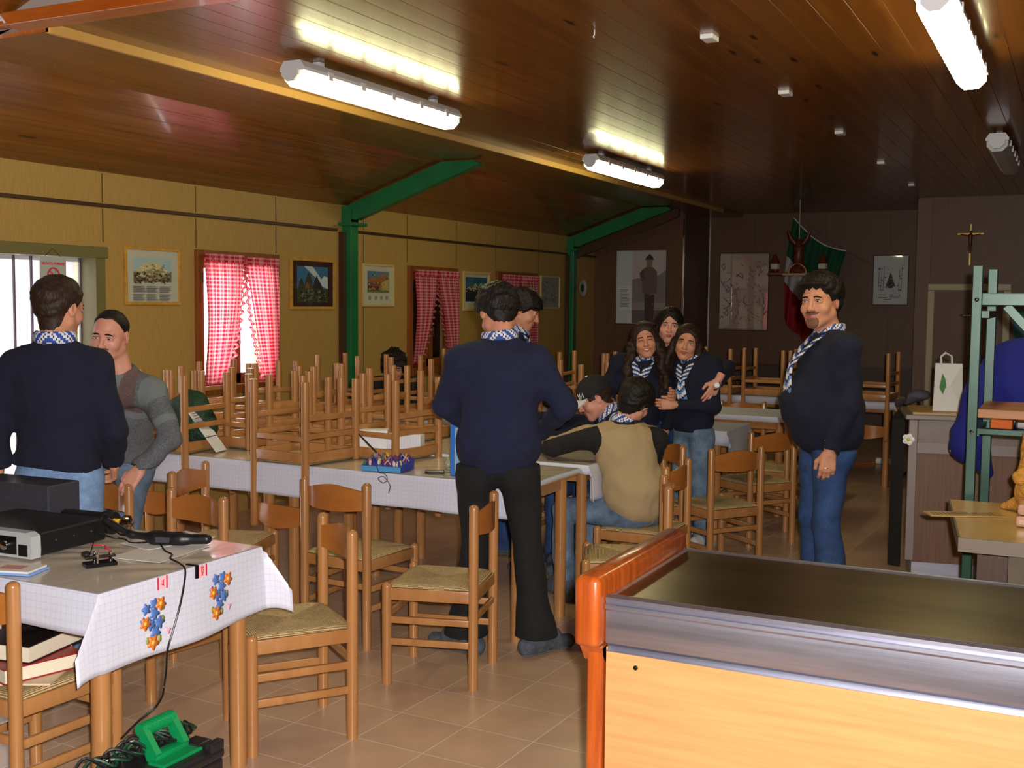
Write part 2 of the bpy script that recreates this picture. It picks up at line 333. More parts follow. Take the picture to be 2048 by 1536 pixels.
# windows
FRW = mat('window_pine', (132, 72, 26), .4, noise=(8, .15), stretch=(3, 3, .3)); OLIVE = mat('olive_frame', (112, 104, 62), .5); IRON = mat('dark_metal', (40, 38, 40), .35, metal=.8)
SHUT = mat('closed_shutter', (30, 20, 14), .6); WHITEM = mat('white_metal', (225, 225, 225), .35)
def window(i, spec, dark):
    a, b_, z0, z1 = spec
    r = bpy.data.objects.new('window_%d' % i, None); COL.objects.link(r); r.location = (XL, (a + b_) / 2, z0); struct(r)
    w = b_ - a; h = z1 - z0
    if i == 1:
        f = MB(); f.box((-.2, -w/2, -.02), (.05, -w/2+.06, h)); f.box((-.2, w/2 - .05, -.02), (.05, w/2 + .03, h)); f.box((-.2, -w/2, h - .02), (.06, w/2 + .05, h + .055), ch=.006)
        f.build('frame', OLIVE, r)
        n = 7
        for k in range(n):
            yk = -w/2 + .07 + (w - .14) * (k + .5) / n; s = MB(); s.box((-.12, yk - (w-.14)/n*.47, .02), (-.117, yk + (w-.14)/n*.47, h - .02), 0)
            s.build('blind_slat', BLIND, r)
        for yb_ in (4.60, 4.72, 4.85, 4.98, 5.115, 5.24, 5.365): MB().box((-.10, yb_ - .005 - (a + b_)/2, .02), (-.085, yb_ + .005 - (a + b_)/2, h - .02)).build('bar', mat('dull_violet_bar', (92, 78, 96), .6), r)
        MB().box((-.13, -w/2, h - .045), (-.1, w/2, h - .015)).build('blind_rail', WHITEM, r)
        MB().box((-.16, -w/2, 0), (-.155, w/2, h)).build('pane', GLASS, r)
        return
    f = MB()
    for (p, q) in (((-.12, -w/2 - .06, -.05), (.03, -w/2 + .01, h + .04)), ((-.12, w/2 - .01, -.05), (.03, w/2 + .05, h + .04)), ((-.12, -w/2, h - .02), (.03, w/2, h + .04)), ((-.12, -w/2, -.05), (.04, w/2, .02))): f.box(p, q, ch=.004)
    f.build('frame', FRW, r)
    for s_ in (-1, 1):
        c = s_ * w / 4; hw = w / 4 - .006; m = MB()
        m.box((-.08, c - hw, .02), (-.03, c - hw + .055, h - .02), ch=.003); m.box((-.08, c + hw - .055, .02), (-.03, c + hw, h - .02), ch=.003)
        m.box((-.08, c - hw, h - .09), (-.03, c + hw, h - .02), ch=.003); m.box((-.08, c - hw, .02), (-.03, c + hw, .1), ch=.003)
        sash = m.build('sash', FRW, r)
        MB().box((-.06, c - hw + .05, .09), (-.054, c + hw - .05, h - .08)).build('pane', GLASS, sash)
    hd = MB(); hd.box((-.03, -.012, h*.36), (-.018, .012, h*.36 + .12)); hd.tube([(-.015, 0, h*.36 + .06), (.015, 0, h*.36 + .06), (.018, .0, h*.36 - .03)], .006, 8); hd.build('handle', CHROME, r)
    for yy in (-w/2 - .01, w/2 + .01):
        MB().tube([(.035, yy, h*.8), (.035, yy, h*.8 + .07)], .007, 8).build('hinge', CHROME, r)
    if dark: MB().box((-.19, -w/2, 0), (-.16, w/2, h)).build('shutter', SHUT, r)
for i, sp in enumerate(WINS): window(i + 1, sp, i > 1)

def curtain(Y, z0, z1, w, gather, side, label, drop=0.0):
    """half curtain drawn towards `side`; top width w, width at the tie-back level `gather`"""
    c = MB(); X = XL + .045
    def fn(u, v):
        z = z1 + (z0 - z1) * v
        e = v ** 1.6; wd_ = w + (gather - w) * e
        yc = (u if side < 0 else 1 - u)
        yy = Y + (-side) * 0 + side * (w / 2 - yc * wd_)
        fold = (.012 + .006 * v) * math.sin(u * 34 + 2 * v) + .004 * math.sin(u * 71)
        return (X + fold + .02 * math.sin(v * PI), yy, z + .006 * math.sin(u * 50) * (v > .98))
    c.grid(fn, 60, 30, uvfn=lambda u, v: (u * w * 1.5, v * (z1 - z0)))
    t = thing('curtain', label, 'curtain', (X, Y, z1), 0, 'gingham window curtains')
    o = c.build('curtain_panel', GING, t); o.location = (-X, -Y, -z1)
    for p in o.data.polygons: p.use_smooth = True
    h = MB(); h.grid(lambda u, v: (X + .012 + .016 * math.sin(u * 60) + .006*math.sin(u*131), Y - w/2 + u * w, z1 - .035 + .06 * v), 80, 3, uvfn=lambda u, v: (u * w * 1.8, v * .06))
    o = h.build('ruffled_heading', GING, t); o.location = (-X, -Y, -z1)
    rf = MB()
    def rfn(u, v):
        e = v ** 1.6; wd_ = w + (gather - w) * e; yy = Y + side * (w / 2 - wd_)
        return (X + .015 * math.sin(v * 90) + .01, yy - side * (u * .045 + .008 * math.sin(v * 90 + 1)), z1 + (z0 - z1) * v)
    rf.grid(rfn, 4, 90, uvfn=lambda u, v: (u * .05, v * (z1 - z0)))
    o = rf.build('ruffled_edge', GING, t); o.location = (-X, -Y, -z1)
    return t
curtain(6.605, 1.02, 1.96, .42, .22, -1, 'backlit red gingham curtain on the left of the bright window'); curtain(7.05, 1.0, 1.95, .38, .17, 1, 'backlit red gingham curtain on the right of the bright window')
curtain(9.53, 1.05, 1.93, .40, .10, -1, 'red gingham curtain on the left of the dark middle window'); curtain(9.97, 1.12, 1.93, .40, .16, 1, 'red gingham curtain on the right of the dark middle window')
curtain(11.38, 1.0, 1.93, .44, .2, -1, 'red gingham curtain on the left of the far dark window behind heads'); curtain(11.86, 1.0, 1.93, .46, .25, 1, 'red gingham curtain on the right of the far dark window behind heads')

# green portal columns and rafters
def portal(Y, label):
    t = thing('steel_portal', label, 'beam', (XL, Y, 0))
    m = MB(); m.box((.0005, -.055, 0), (.1, .055, 2.36), ch=.004); m.build('column', GREENP, t)
    m = MB(); m.box((.0005, -.11, 2.30), (.16, .11, 2.325)); m.box((.0005, -.06, 2.325), (.1, .06, 2.47)); m.build('bracket', GREENP, t)
    m = MB(); sl = .352
    pr = [(.05, 2.36), (.14, 2.35), (1.36, 2.35 + 1.22*sl), (1.3, 2.81), (1.0, 2.81), (.05, 2.475)]
    m.prism(pr, -.04, .04, M=Matrix(((1,0,0,0),(0,0,1,0),(0,1,0,0),(0,0,0,1)))); m.build('rafter', GREENP, t)
    m = MB(); m.box((.0005, -.1, 0), (.05, -.057, 2.245)); m.build('cover_strip', TRIMD, t); MB().box((.0005, .057, 0), (.05, .1, 2.245)).build('cover_strip', TRIMD, t)
portal(8.24, 'green steel portal column and rafter between the framed mountain pictures'); portal(13.08, 'far green steel portal column and rafter before the brown back wall')
m = MB(); m.prism([(.05, 2.2), (1.42, 2.70), (1.42, 2.8), (.05, 2.36)], -.03, .03, M=Matrix(((1,0,0,XL),(0,0,1,13.17),(0,1,0,0),(0,0,0,1)))); struct(m.build('trim_6', TRIMD))

# lamps
GREYP = mat('grey_plastic', (206, 204, 206), .35); LITD = mat('lit_diffuser', (250, 250, 240), .4, emit=((255, 250, 190), LAMP_EMIT)); OFFD = mat('unlit_diffuser', (190, 190, 190), .3)
def lamp(x, y, on, label, L=1.58):
    t = thing('fluorescent_lamp', label, 'lamp', (x, y, 2.72), 0, 'ceiling tube lights')
    sec = lambda w, z0, z1, r: [(-w, z0 + r), (-w + r, z0), (w - r, z0), (w, z0 + r), (w, z1), (-w, z1)]
    RX = Matrix(((1,0,0,0),(0,0,1,0),(0,1,0,0),(0,0,0,1)))
    MB().prism(sec(.068, -.012, .06, .035), .03, L - .03, M=RX).build('diffuser', LITD if on else OFFD, t)
    m = MB(); m.prism([(-.074, .058), (.074, .058), (.074, .074), (.05, .108), (-.05, .108), (-.074, .074)], 0, L, M=RX)
    m.prism(sec(.05, .004, .058, .03), -.02, .03, M=RX); m.prism(sec(.05, .004, .058, .03), L - .03, L + .02, M=RX); m.build('housing', GREYP, t)
    for k in range(5):
        for s_ in (-1, 1): MB().box((s_*.073 - .006, .2 + k*(L-.4)/4, .04), (s_*.073 + .006, .235 + k*(L-.4)/4, .08)).build('clip', GREYP, t)
    m = MB(); m.box((-.02, .2, .1), (.02, .24, .138)); m.box((-.02, L-.24, .1), (.02, L-.2, .138)); m.build('bracket', GREYP, t)
lamp(-3.52, 4.55, True, 'lit tube lamp nearest the left wall, nearest of its row'); lamp(-3.52, 8.35, True, 'lit tube lamp farther away above the people in the middle')
lamp(-.52, 4.45, True, 'lit tube lamp at the top right corner'); lamp(-.55, 8.4, False, 'unlit grey tube lamp at the right edge')
for i, (yy, lb) in enumerate(((5.04, 'nearest of the row'), (6.52, 'second of the row'), (8.16, 'third of the row'), (10.0, 'fourth of the row'), (11.93, 'farthest of the row'))):
    t = tag(MB().box((-.03, -.05, -.02), (.03, .05, .004), ch=.004).build('ceiling_block', WHITEM, loc=(-1.55, yy, ZC)), 'small white block on the plank ceiling, ' + lb, 'ceiling fitting', 'white ceiling blocks')
tag(MB().tube([(-1.98, 4.72, ZC), (-1.98, 4.72, 2.84), (-1.985, 4.72, 2.832), (-1.98, 4.72, 2.826)], .003, 6).build('ceiling_hook', WHITEM), 'tiny white hook screwed in the planks left of the nearest block', 'hook')
# ------------------------------------------------------------------ chairs
def make_chair(label, loc, rz):
    t = thing('wooden_chair', label, 'chair', loc, rz)
    r = .0215; bw = .1875; fw = .1975; yb = -.19; yf = .19
    for s_ in (-1, 1):
        MB().lathe(dome(r, 0, .797), 18).build('leg', WOOD, t, smooth=40, loc=(s_*bw, yb, 0))
    for s_ in (-1, 1):
        MB().lathe(dome(r, 0, .445), 18).build('leg', WOOD, t, smooth=40, loc=(s_*fw, yf, 0))
    fr = MB(); fr.box((-bw, yb - .011, .372), (bw, yb + .011, .424), ch=.003); fr.box((-fw, yf - .011, .372), (fw, yf + .011, .424), ch=.003)
    for s_ in (-1, 1):
        sh = Matrix.Translation((s_*(bw+fw)/2, 0, 0)) @ Matrix.Rotation(math.atan2(-s_*(fw-bw), yf-yb), 4, 'Z'); fr.box((-.011, yb, .372), (.011, yf, .424), M=sh, ch=.003)
    fr.build('seat_frame', WOOD, t, smooth=30)
    se = MB()
    def sf(u, v):
        x = (u - .5) * 2; y_ = (v - .5) * 2; e = max(abs(x), abs(y_)); rim = .006 * math.cos(min(1, max(0, (e - .8) / .2)) * PI/2)
        crease = .006 * math.exp(-(abs(abs(x) - abs(y_)) * 9) ** 2) * e
        return (x * (.192 + .006 * v), y_ * .192, .426 + .014 * (1 - max(0, (e - .86) / .14) ** 2) - crease + .004 * (1 - e) * -1)
    se.grid(sf, 32, 32); se.box((-.18, -.18, .415), (.18, .18, .427)); se.build('seat', RUSH, t, smooth=50)
    for z in (.175, .27):
        for s_ in (-1, 1):
            sh = Matrix.Translation((s_*(bw+fw)/2, 0, 0)) @ Matrix.Rotation(math.atan2(-s_*(fw-bw), yf-yb), 4, 'Z')
            MB().box((-.009, yb, z), (.009, yf, z + .03), M=sh, ch=.004).build('stretcher', WOOD, t, smooth=30)
    for yy, w_ in ((yb, bw), (yf, fw)):
        MB().box((-w_, yy - .009, .285), (w_, yy + .009, .313), ch=.004).build('stretcher', WOOD, t, smooth=30)
    bk = MB(); n = 20
    for th in (0, 1):
        pass
    def bf(u, v):
        x = (u - .5) * 2 * (bw - .006); curve = -.045 * (1 - (2*u - 1) ** 2)
        top = .775 - .024 * abs(2*u - 1) ** 1.7 + .004 * math.cos((2*u-1) * PI); bot = .652 + .012 * abs(2*u - 1) ** 2
        return x, curve, bot + (top - bot) * v
    vs = []; fs = []
    for side_ in (-.006, .006):
        for j in range(7):
            for i in range(n + 1): x, c, z = bf(i / n, j / 6); vs.append((x, yb + .012 + c + side_, z))
    W_ = n + 1; H_ = 7; off = W_ * H_
    for j in range(6):
        for i in range(n):
            a = j*W_ + i; fs += [(a, a+1, a+1+W_, a+W_), (off+a+W_, off+a+1+W_, off+a+1, off+a)]
    for i in range(n): fs += [(i, off+i, off+i+1, i+1), (6*W_+i+1, off+6*W_+i+1, off+6*W_+i, 6*W_+i)]
    for j in range(6): fs += [((j+1)*W_, off+(j+1)*W_, off+j*W_, j*W_), (j*W_+n, off+j*W_+n, off+(j+1)*W_+n, (j+1)*W_+n)]
    MB().add(vs, fs).build('backrest', WOODB, t, smooth=40)
    return t
def yaw(fx, fy): return math.atan2(-fx, fy)
CH0 = make_chair('wooden rush-seat chair standing alone in front of the man in black trousers', (-2.475, 4.25, 0), yaw(-.38, -.10))
used = [0]
def chair(x, y, fx, fy, label, group=None, up=False, z=.785, tilt=0):
    if up: return copy_thing(CH0, (x, y, z + .441), (PI, 0, yaw(fx, fy) + PI), label, group)
    return copy_thing(CH0, (x, y, 0), (tilt, 0, yaw(fx, fy)), label, group)
chair(-2.655, 3.40, -.23, -.305, 'rush-seat chair half under the right end of the radio table')
chair(-3.02, 2.50, 0.02, 1, 'rush-seat chair at the lower left holding thick books')
chair(-3.13, 4.565, .05, 1, 'empty rush-seat chair pushed towards the blue circuit kit, back to the viewer')
chair(-3.50, 3.60, -.2, -1, 'chair on the far side of the radio table, right of the hand')
chair(-3.86, 4.42, 1, .3, 'chair turned sideways behind the radio table, before the long cloth')
chair(-4.10, 3.64, -.1, -1, 'chair whose backrest the man in grey cardigan holds')
chair(-2.10, 5.80, -.43, -.0, 'chair under the person in beige sweatshirt')
chair(-1.93, 5.09, -.37, -.15, 'empty rush-seat chair beside the counter corner, facing left')
chair(-1.99, 7.74, -.37, .27, 'rush-seat chair left of the standing bearded man')
chair(-2.02, 8.38, -.40, .06, 'dim chair behind the one by the bearded man')
chair(-1.955, 6.70, -.35, .25, 'chair just before the jeans of the hugging girls')
chair(-2.62, 9.62, .1, -1, 'chair behind the pale table, left of two tops showing')
chair(-2.16, 9.75, -.1, -1, 'chair behind the pale table, right of two tops showing')
chair(-2.37, 6.53, -.80, -.60, 'chair hidden under the boy in the cap')
chair(-2.93, 6.64, .05, -1, 'chair hidden under the dark haired person crouching over the table')
chair(-5.16, 8.05, .55, -.83, 'chair hidden behind the upturned chairs, under the curly head')
G1 = 'upturned chairs on the white tables'
rowA = [(-4.60, 4.885, -.1), (-3.72, 4.905, .12), (-5.06, 4.88, .05)]
for (x, y, s_), lb in zip(rowA, ('upturned chair on the table beside the green sack', 'upturned chair beside the blue circuit kit, backrest hanging before the cloth', 'upturned chair behind the grey cardigan sleeve')):
    chair(x, y, s_, 1, lb, G1, True)
ORD = ['leftmost', 'second from left', 'third from left', 'fourth from left', 'fifth from left', 'sixth from left']
for i, (x, dy, s_) in enumerate([(-4.88, 0, .1), (-4.40, .0, -.12), (-3.90, 0, .05), (-3.40, 0, -.14)]):
    chair(x, 5.265 + dy, s_, -1, 'upturned chair at the back edge of the long front table, ' + ORD[i], G1, True)
for i, (x, dy, s_) in enumerate([(-5.15, 0, .1), (-4.68, .02, -.1), (-4.20, .0, .16), (-3.76, .01, -.08)]):
    chair(x, 6.07 + dy, s_, -1, 'upturned chair on the second long table, ' + ORD[i], G1, True)
for i, (x, y, fx, fy) in enumerate([(-5.1, 7.335, 0, 1), (-4.42, 7.335, .1, 1), (-3.75, 7.335, 0, 1), (-3.22, 7.335, .1, 1)]):
    chair(x, y, fx, fy, 'upturned chair on the third table row, ' + ORD[i], G1, True)
for i, (x, y, fx, fy) in enumerate([(-4.9, 8.95, 0, -1), (-3.78, 8.98, .1, -1), (-3.32, 8.98, -.1, -1)]):
    chair(x, y, fx, fy, 'upturned chair on the fourth table row, ' + ORD[i], G1, True)
for i, (x, y, fx, fy) in enumerate([(-3.12, 10.67, .06, 1), (-2.62, 10.67, .06, 1), (-2.2, 10.67, -.06, 1), (-1.68, 10.67, .06, 1)]):
    chair(x, y, fx, fy, 'upturned chair on the farthest table before the dark back wall, ' + ORD[i], 'upturned chairs on the farthest table', True)

# ------------------------------------------------------------------ tables and cloths
def table(x0, x1, y0, y1, label, group='round-legged dining tables', zt=.778, inset=.075, lr=.03):
    t = thing('dining_table', label, 'table', ((x0+x1)/2, (y0+y1)/2, 0), 0, group); hx = (x1-x0)/2; hy = (y1-y0)/2
    MB().box((-hx, -hy, zt - .028), (hx, hy, zt), ch=.004).build('tabletop', TOPW, t)
    for sx_ in (-1, 1):
        for sy_ in (-1, 1): MB().lathe([(lr*.96, 0), (lr, .01), (lr, zt - .028)], 22).build('leg', WOOD, t, smooth=40, loc=(sx_*(hx-inset), sy_*(hy-inset), 0))
    m = MB(); m.box((-hx+inset, -hy+inset-.012, zt-.1), (hx-inset, -hy+inset+.012, zt-.028)); m.box((-hx+inset, hy-inset-.012, zt-.1), (hx-inset, hy-inset+.012, zt-.028))
    m.box((-hx+inset-.012, -hy+inset, zt-.1), (-hx+inset+.012, hy-inset, zt-.028)); m.box((hx-inset-.012, -hy+inset, zt-.1), (hx-inset+.012, hy-inset, zt-.028)); m.build('apron', WOOD, t)
    return t
ORB = mat('orange_petal', (224, 120, 40), .4); BLB = mat('blue_petal', (84, 118, 188), .4); LFB = mat('leaf_print', (150, 150, 70), .4); YLB = mat('yellow_print', (240, 200, 90), .4); PKB = mat('pink_print', (240, 170, 190), .4)
REDP = mat('red_print', (214, 40, 60), .4)
def cloth(label, x0, x1, y0, y1, z, dl, dr, dn, df, m=None, seg=.02, bouquets=(), corner=.38, seed=0, wave=.012, skew=((1, 1), (1, 1))):
    fn_hem = lambda s: .018 * math.sin(s * 5.1 + seed) + .01 * math.sin(s * 11 + seed * 2)
    def P(u, v):
        ex = max(x0 - u, u - x1, 0.0); ey = max(y0 - v, v - y1, 0.0); sx_ = -1 if u < x0 else 1; sy_ = -1 if v < y0 else 1
        px, py = min(max(u, x0), x1), min(max(v, y0), y1)
        if ex == 0 and ey == 0: return Vector((u, v, z))
        L = math.hypot(ex, ey); mn = min(ex, ey); s = u if ey > ex else v
        out = .005 + .05 * L + wave * math.sin(s * 14 + seed) * min(1, L / .15) * (.4 if mn == 0 else .2) + corner * mn
        out = max(out, .004)
        dxn, dyn = (ex / L, ey / L)
        if mn > 0: kx, ky = skew[0 if v < y0 else 1]; ox, oy = (corner * mn * kx + .006 * dxn + .05*L*dxn, corner * mn * ky + .006 * dyn + .05*L*dyn)
        else: ox, oy = (out * dxn, out * dyn)
        zz = z - max(0, L - .3 * corner * mn) * .985
        return Vector((px + sx_ * ox, py + sy_ * oy, zz))
    nu = max(4, round((x1 - x0 + dl + dr) / seg)); nv = max(4, round((y1 - y0 + dn + df) / seg))
    # lines exactly on the table edges
    def axis(a, b, lo, hi, n):
        xs = sorted(set([a, b] + [lo + (hi - lo) * i / n for i in range(n + 1)])); return [q for i, q in enumerate(xs) if i == 0 or q - xs[i-1] > .002 or q in (a, b)]
    us = axis(x0, x1, x0 - dl, x1 + dr, nu); vs_ = axis(y0, y1, y0 - dn, y1 + df, nv)
    mb = MB()
    for j, v in enumerate(vs_):
        for i, u in enumerate(us):
            # uneven hem: shrink the drop a little
            uu = u if x0 <= u <= x1 else ((x0 - (x0 - u) * (1 + fn_hem(v))) if u < x0 else (x1 + (u - x1) * (1 + fn_hem(v) * 2)))
            vv = v if y0 <= v <= y1 else ((y0 - (y0 - v) * (1 + fn_hem(u))) if v < y0 else (y1 + (v - y1) * (1 + fn_hem(u))))
            mb.v.append(tuple(P(uu, vv))); mb.uv[len(mb.v) - 1] = (uu, vv)
    nx = len(us)
    for j in range(len(vs_) - 1):
        for i in range(nx - 1): mb.f.append((j*nx+i, j*nx+i+1, (j+1)*nx+i+1, (j+1)*nx+i)); mb.m.append(0)
    mats = [m or CLOTH, ORB, BLB, LFB, YLB, PKB]
    def blob(cu, cv, r, mi, n=6, lift=.0015, lobes=5, ph=0):
        ring = []; N_ = n * 4
        eps = .002
        c = P(cu, cv); nn = (P(cu + eps, cv) - c).cross(P(cu, cv + eps) - c); nn.normalize()
        if nn.z < -.2: nn = -nn
        o = len(mb.v); mb.v.append(tuple(c + nn * lift))
        for k in range(N_):
            a = 2*PI*k/N_; rr = r * (.8 + .2 * math.cos(lobes * a + ph)); p = P(cu + rr*math.cos(a), cv + rr*math.sin(a)); mb.v.append(tuple(p + nn * lift))
        for k in range(N_): mb.f.append((o, o+1+k, o+1+(k+1) % N_)); mb.m.append(mi)
    rnd = random.Random(3 + seed)
    for (bu, bv, ang) in bouquets:
        ca, sa = math.cos(ang), math.sin(ang)
        for (dx, dy, r, mi) in [(-.035, .0, .014, 3), (.03, -.005, .012, 3), (-.012, .055, .012, 3), (.035, .045, .012, 3), (-.045, -.04, .013, 3)]: blob(bu + dx*ca - dy*sa, bv + dx*sa + dy*ca, r, mi, lobes=2, lift=.0012)
        for (dx, dy, r, mi) in [(0, .03, .02, 2), (-.02, .005, .02, 2), (.012, -.002, .02, 2), (-.008, -.03, .02, 2), (.022, -.055, .018, 2), (-.012, -.06, .018, 2), (.04, -.02, .014, 2)]: blob(bu + dx*ca - dy*sa, bv + dx*sa + dy*ca, r*1.15, mi, lift=.0018, ph=dx*90)
        for (dx, dy, r, mi) in [(.016, .058, .024, 1), (.034, -.012, .022, 1), (-.038, -.052, .022, 1)]:
            blob(bu + dx*ca - dy*sa, bv + dx*sa + dy*ca, r*1.1, mi, lift=.0024); blob(bu + dx*ca - dy*sa, bv + dx*sa + dy*ca, r*.35, 4, lift=.003)
        blob(bu - .05*ca - .045*sa, bv - .05*sa + .045*ca, .012, 5, lobes=3)
    o = mb.build('tablecloth', mats, smooth=50, solid=.0012); tag(o, label, 'tablecloth', 'white oilcloths')
    return o, P
table(-4.1, -2.545, 2.365, 3.095, 'dining table carrying radio equipment at the lower left', inset=.055)
CL0, P0 = cloth('flowered white oilcloth hanging over the radio table', -4.1, -2.54, 2.36, 3.10, .781, .1, .235, .13, .12, bouquets=[(-2.40, 2.57, -PI/2 + .15), (-2.42, 2.87, -PI/2 - .1)], corner=.6, seed=1, skew=((.15, 1.25), (1.15, .5)))
m = MB(); m.grid(lambda u, v: (-4.1 + u * 1.556, 2.362 + v * .736, .7835 + .0012 * math.sin(u * 60 + 9 * math.sin(v * 6)) * (math.sin(v * 3.1) ** 2)), 120, 50)
tag(m.build('table_film', FILM, smooth=60), 'crinkled plastic film with painted warm reflection lying over the radio table', 'film')
table(-3.80, -2.31, 4.745, 5.40, 'dining table in the middle holding the blue circuit kit'); table(-5.34, -3.82, 4.745, 5.40, 'dining table in the middle holding the green sack')
cloth('white oilcloth on the long front table, hem hanging before chairs', -5.34, -2.31, 4.74, 5.405, .781, .1, .02, .165, .03, seed=2, wave=.016)
m = MB(); m.grid(lambda u, v: (-5.3 + u * 2.98, 4.745 + v * .655, .7832 + .001 * math.sin(u * 90 + 8*math.sin(v*5))), 120, 20)
tag(m.build('table_film', FILM, smooth=60), 'plastic film with painted warm reflection lying over the long front table', 'film')
table(-3.80, -2.31, 5.525, 6.2, 'dining table second row, right, beneath arms of seated people'); table(-5.34, -3.82, 5.525, 6.2, 'dining table second row, left, under upturned chairs')
cloth('white oilcloth with drooping corner beside the beige sweatshirt', -5.34, -2.31, 5.52, 6.205, .781, .1, .2, .05, .04, seed=3, corner=.55)
m = MB(); m.grid(lambda u, v: (-5.3 + u * 2.98, 5.525 + v * .675, .7832 + .001 * math.sin(u * 80 + 8*math.sin(v*6))), 100, 20)
tag(m.build('table_film', FILM, smooth=60), 'plastic film with painted warm reflection lying over the second row of tables', 'film')
table(-5.4, -3.0, 7.20, 7.85, 'dining table third row beneath upturned chairs'); cloth('white oilcloth on the third row of tables', -5.4, -3.0, 7.2, 7.85, .781, .03, .1, .06, .06, CLOTHP, seg=.05)
table(-5.4, -3.0, 8.50, 9.15, 'dining table fourth row beneath upturned chairs'); cloth('white oilcloth on the fourth row of tables', -5.4, -3.0, 8.5, 9.15, .781, .03, .1, .06, .06, CLOTHP, seg=.05)
table(-3.0, -2.12, 7.5, 8.08, 'dining table under the drooping cloth beside the hugging girls', inset=.1); cloth('white oilcloth with a pointed corner hanging beside the hugging girls', -3.0, -2.12, 7.49, 8.09, .781, .03, .2, .1, .03, CLOTHP, seg=.04, corner=.5, seed=5)
table(-3.0, -1.98, 8.66, 9.3, 'dining table with bright film left of the bearded man'); cloth('pale oilcloth on the table left of the bearded man', -3.0, -1.98, 8.65, 9.31, .781, .03, .03, .04, .05, CLOTHP, seg=.05, seed=6)
table(-3.5, -1.45, 10.55, 11.25, 'farthest dining table before the dark back wall'); cloth('white oilcloth on the farthest table', -3.5, -1.45, 10.54, 11.26, .781, .05, .05, .07, .05, CLOTHP, seg=.05, seed=7)
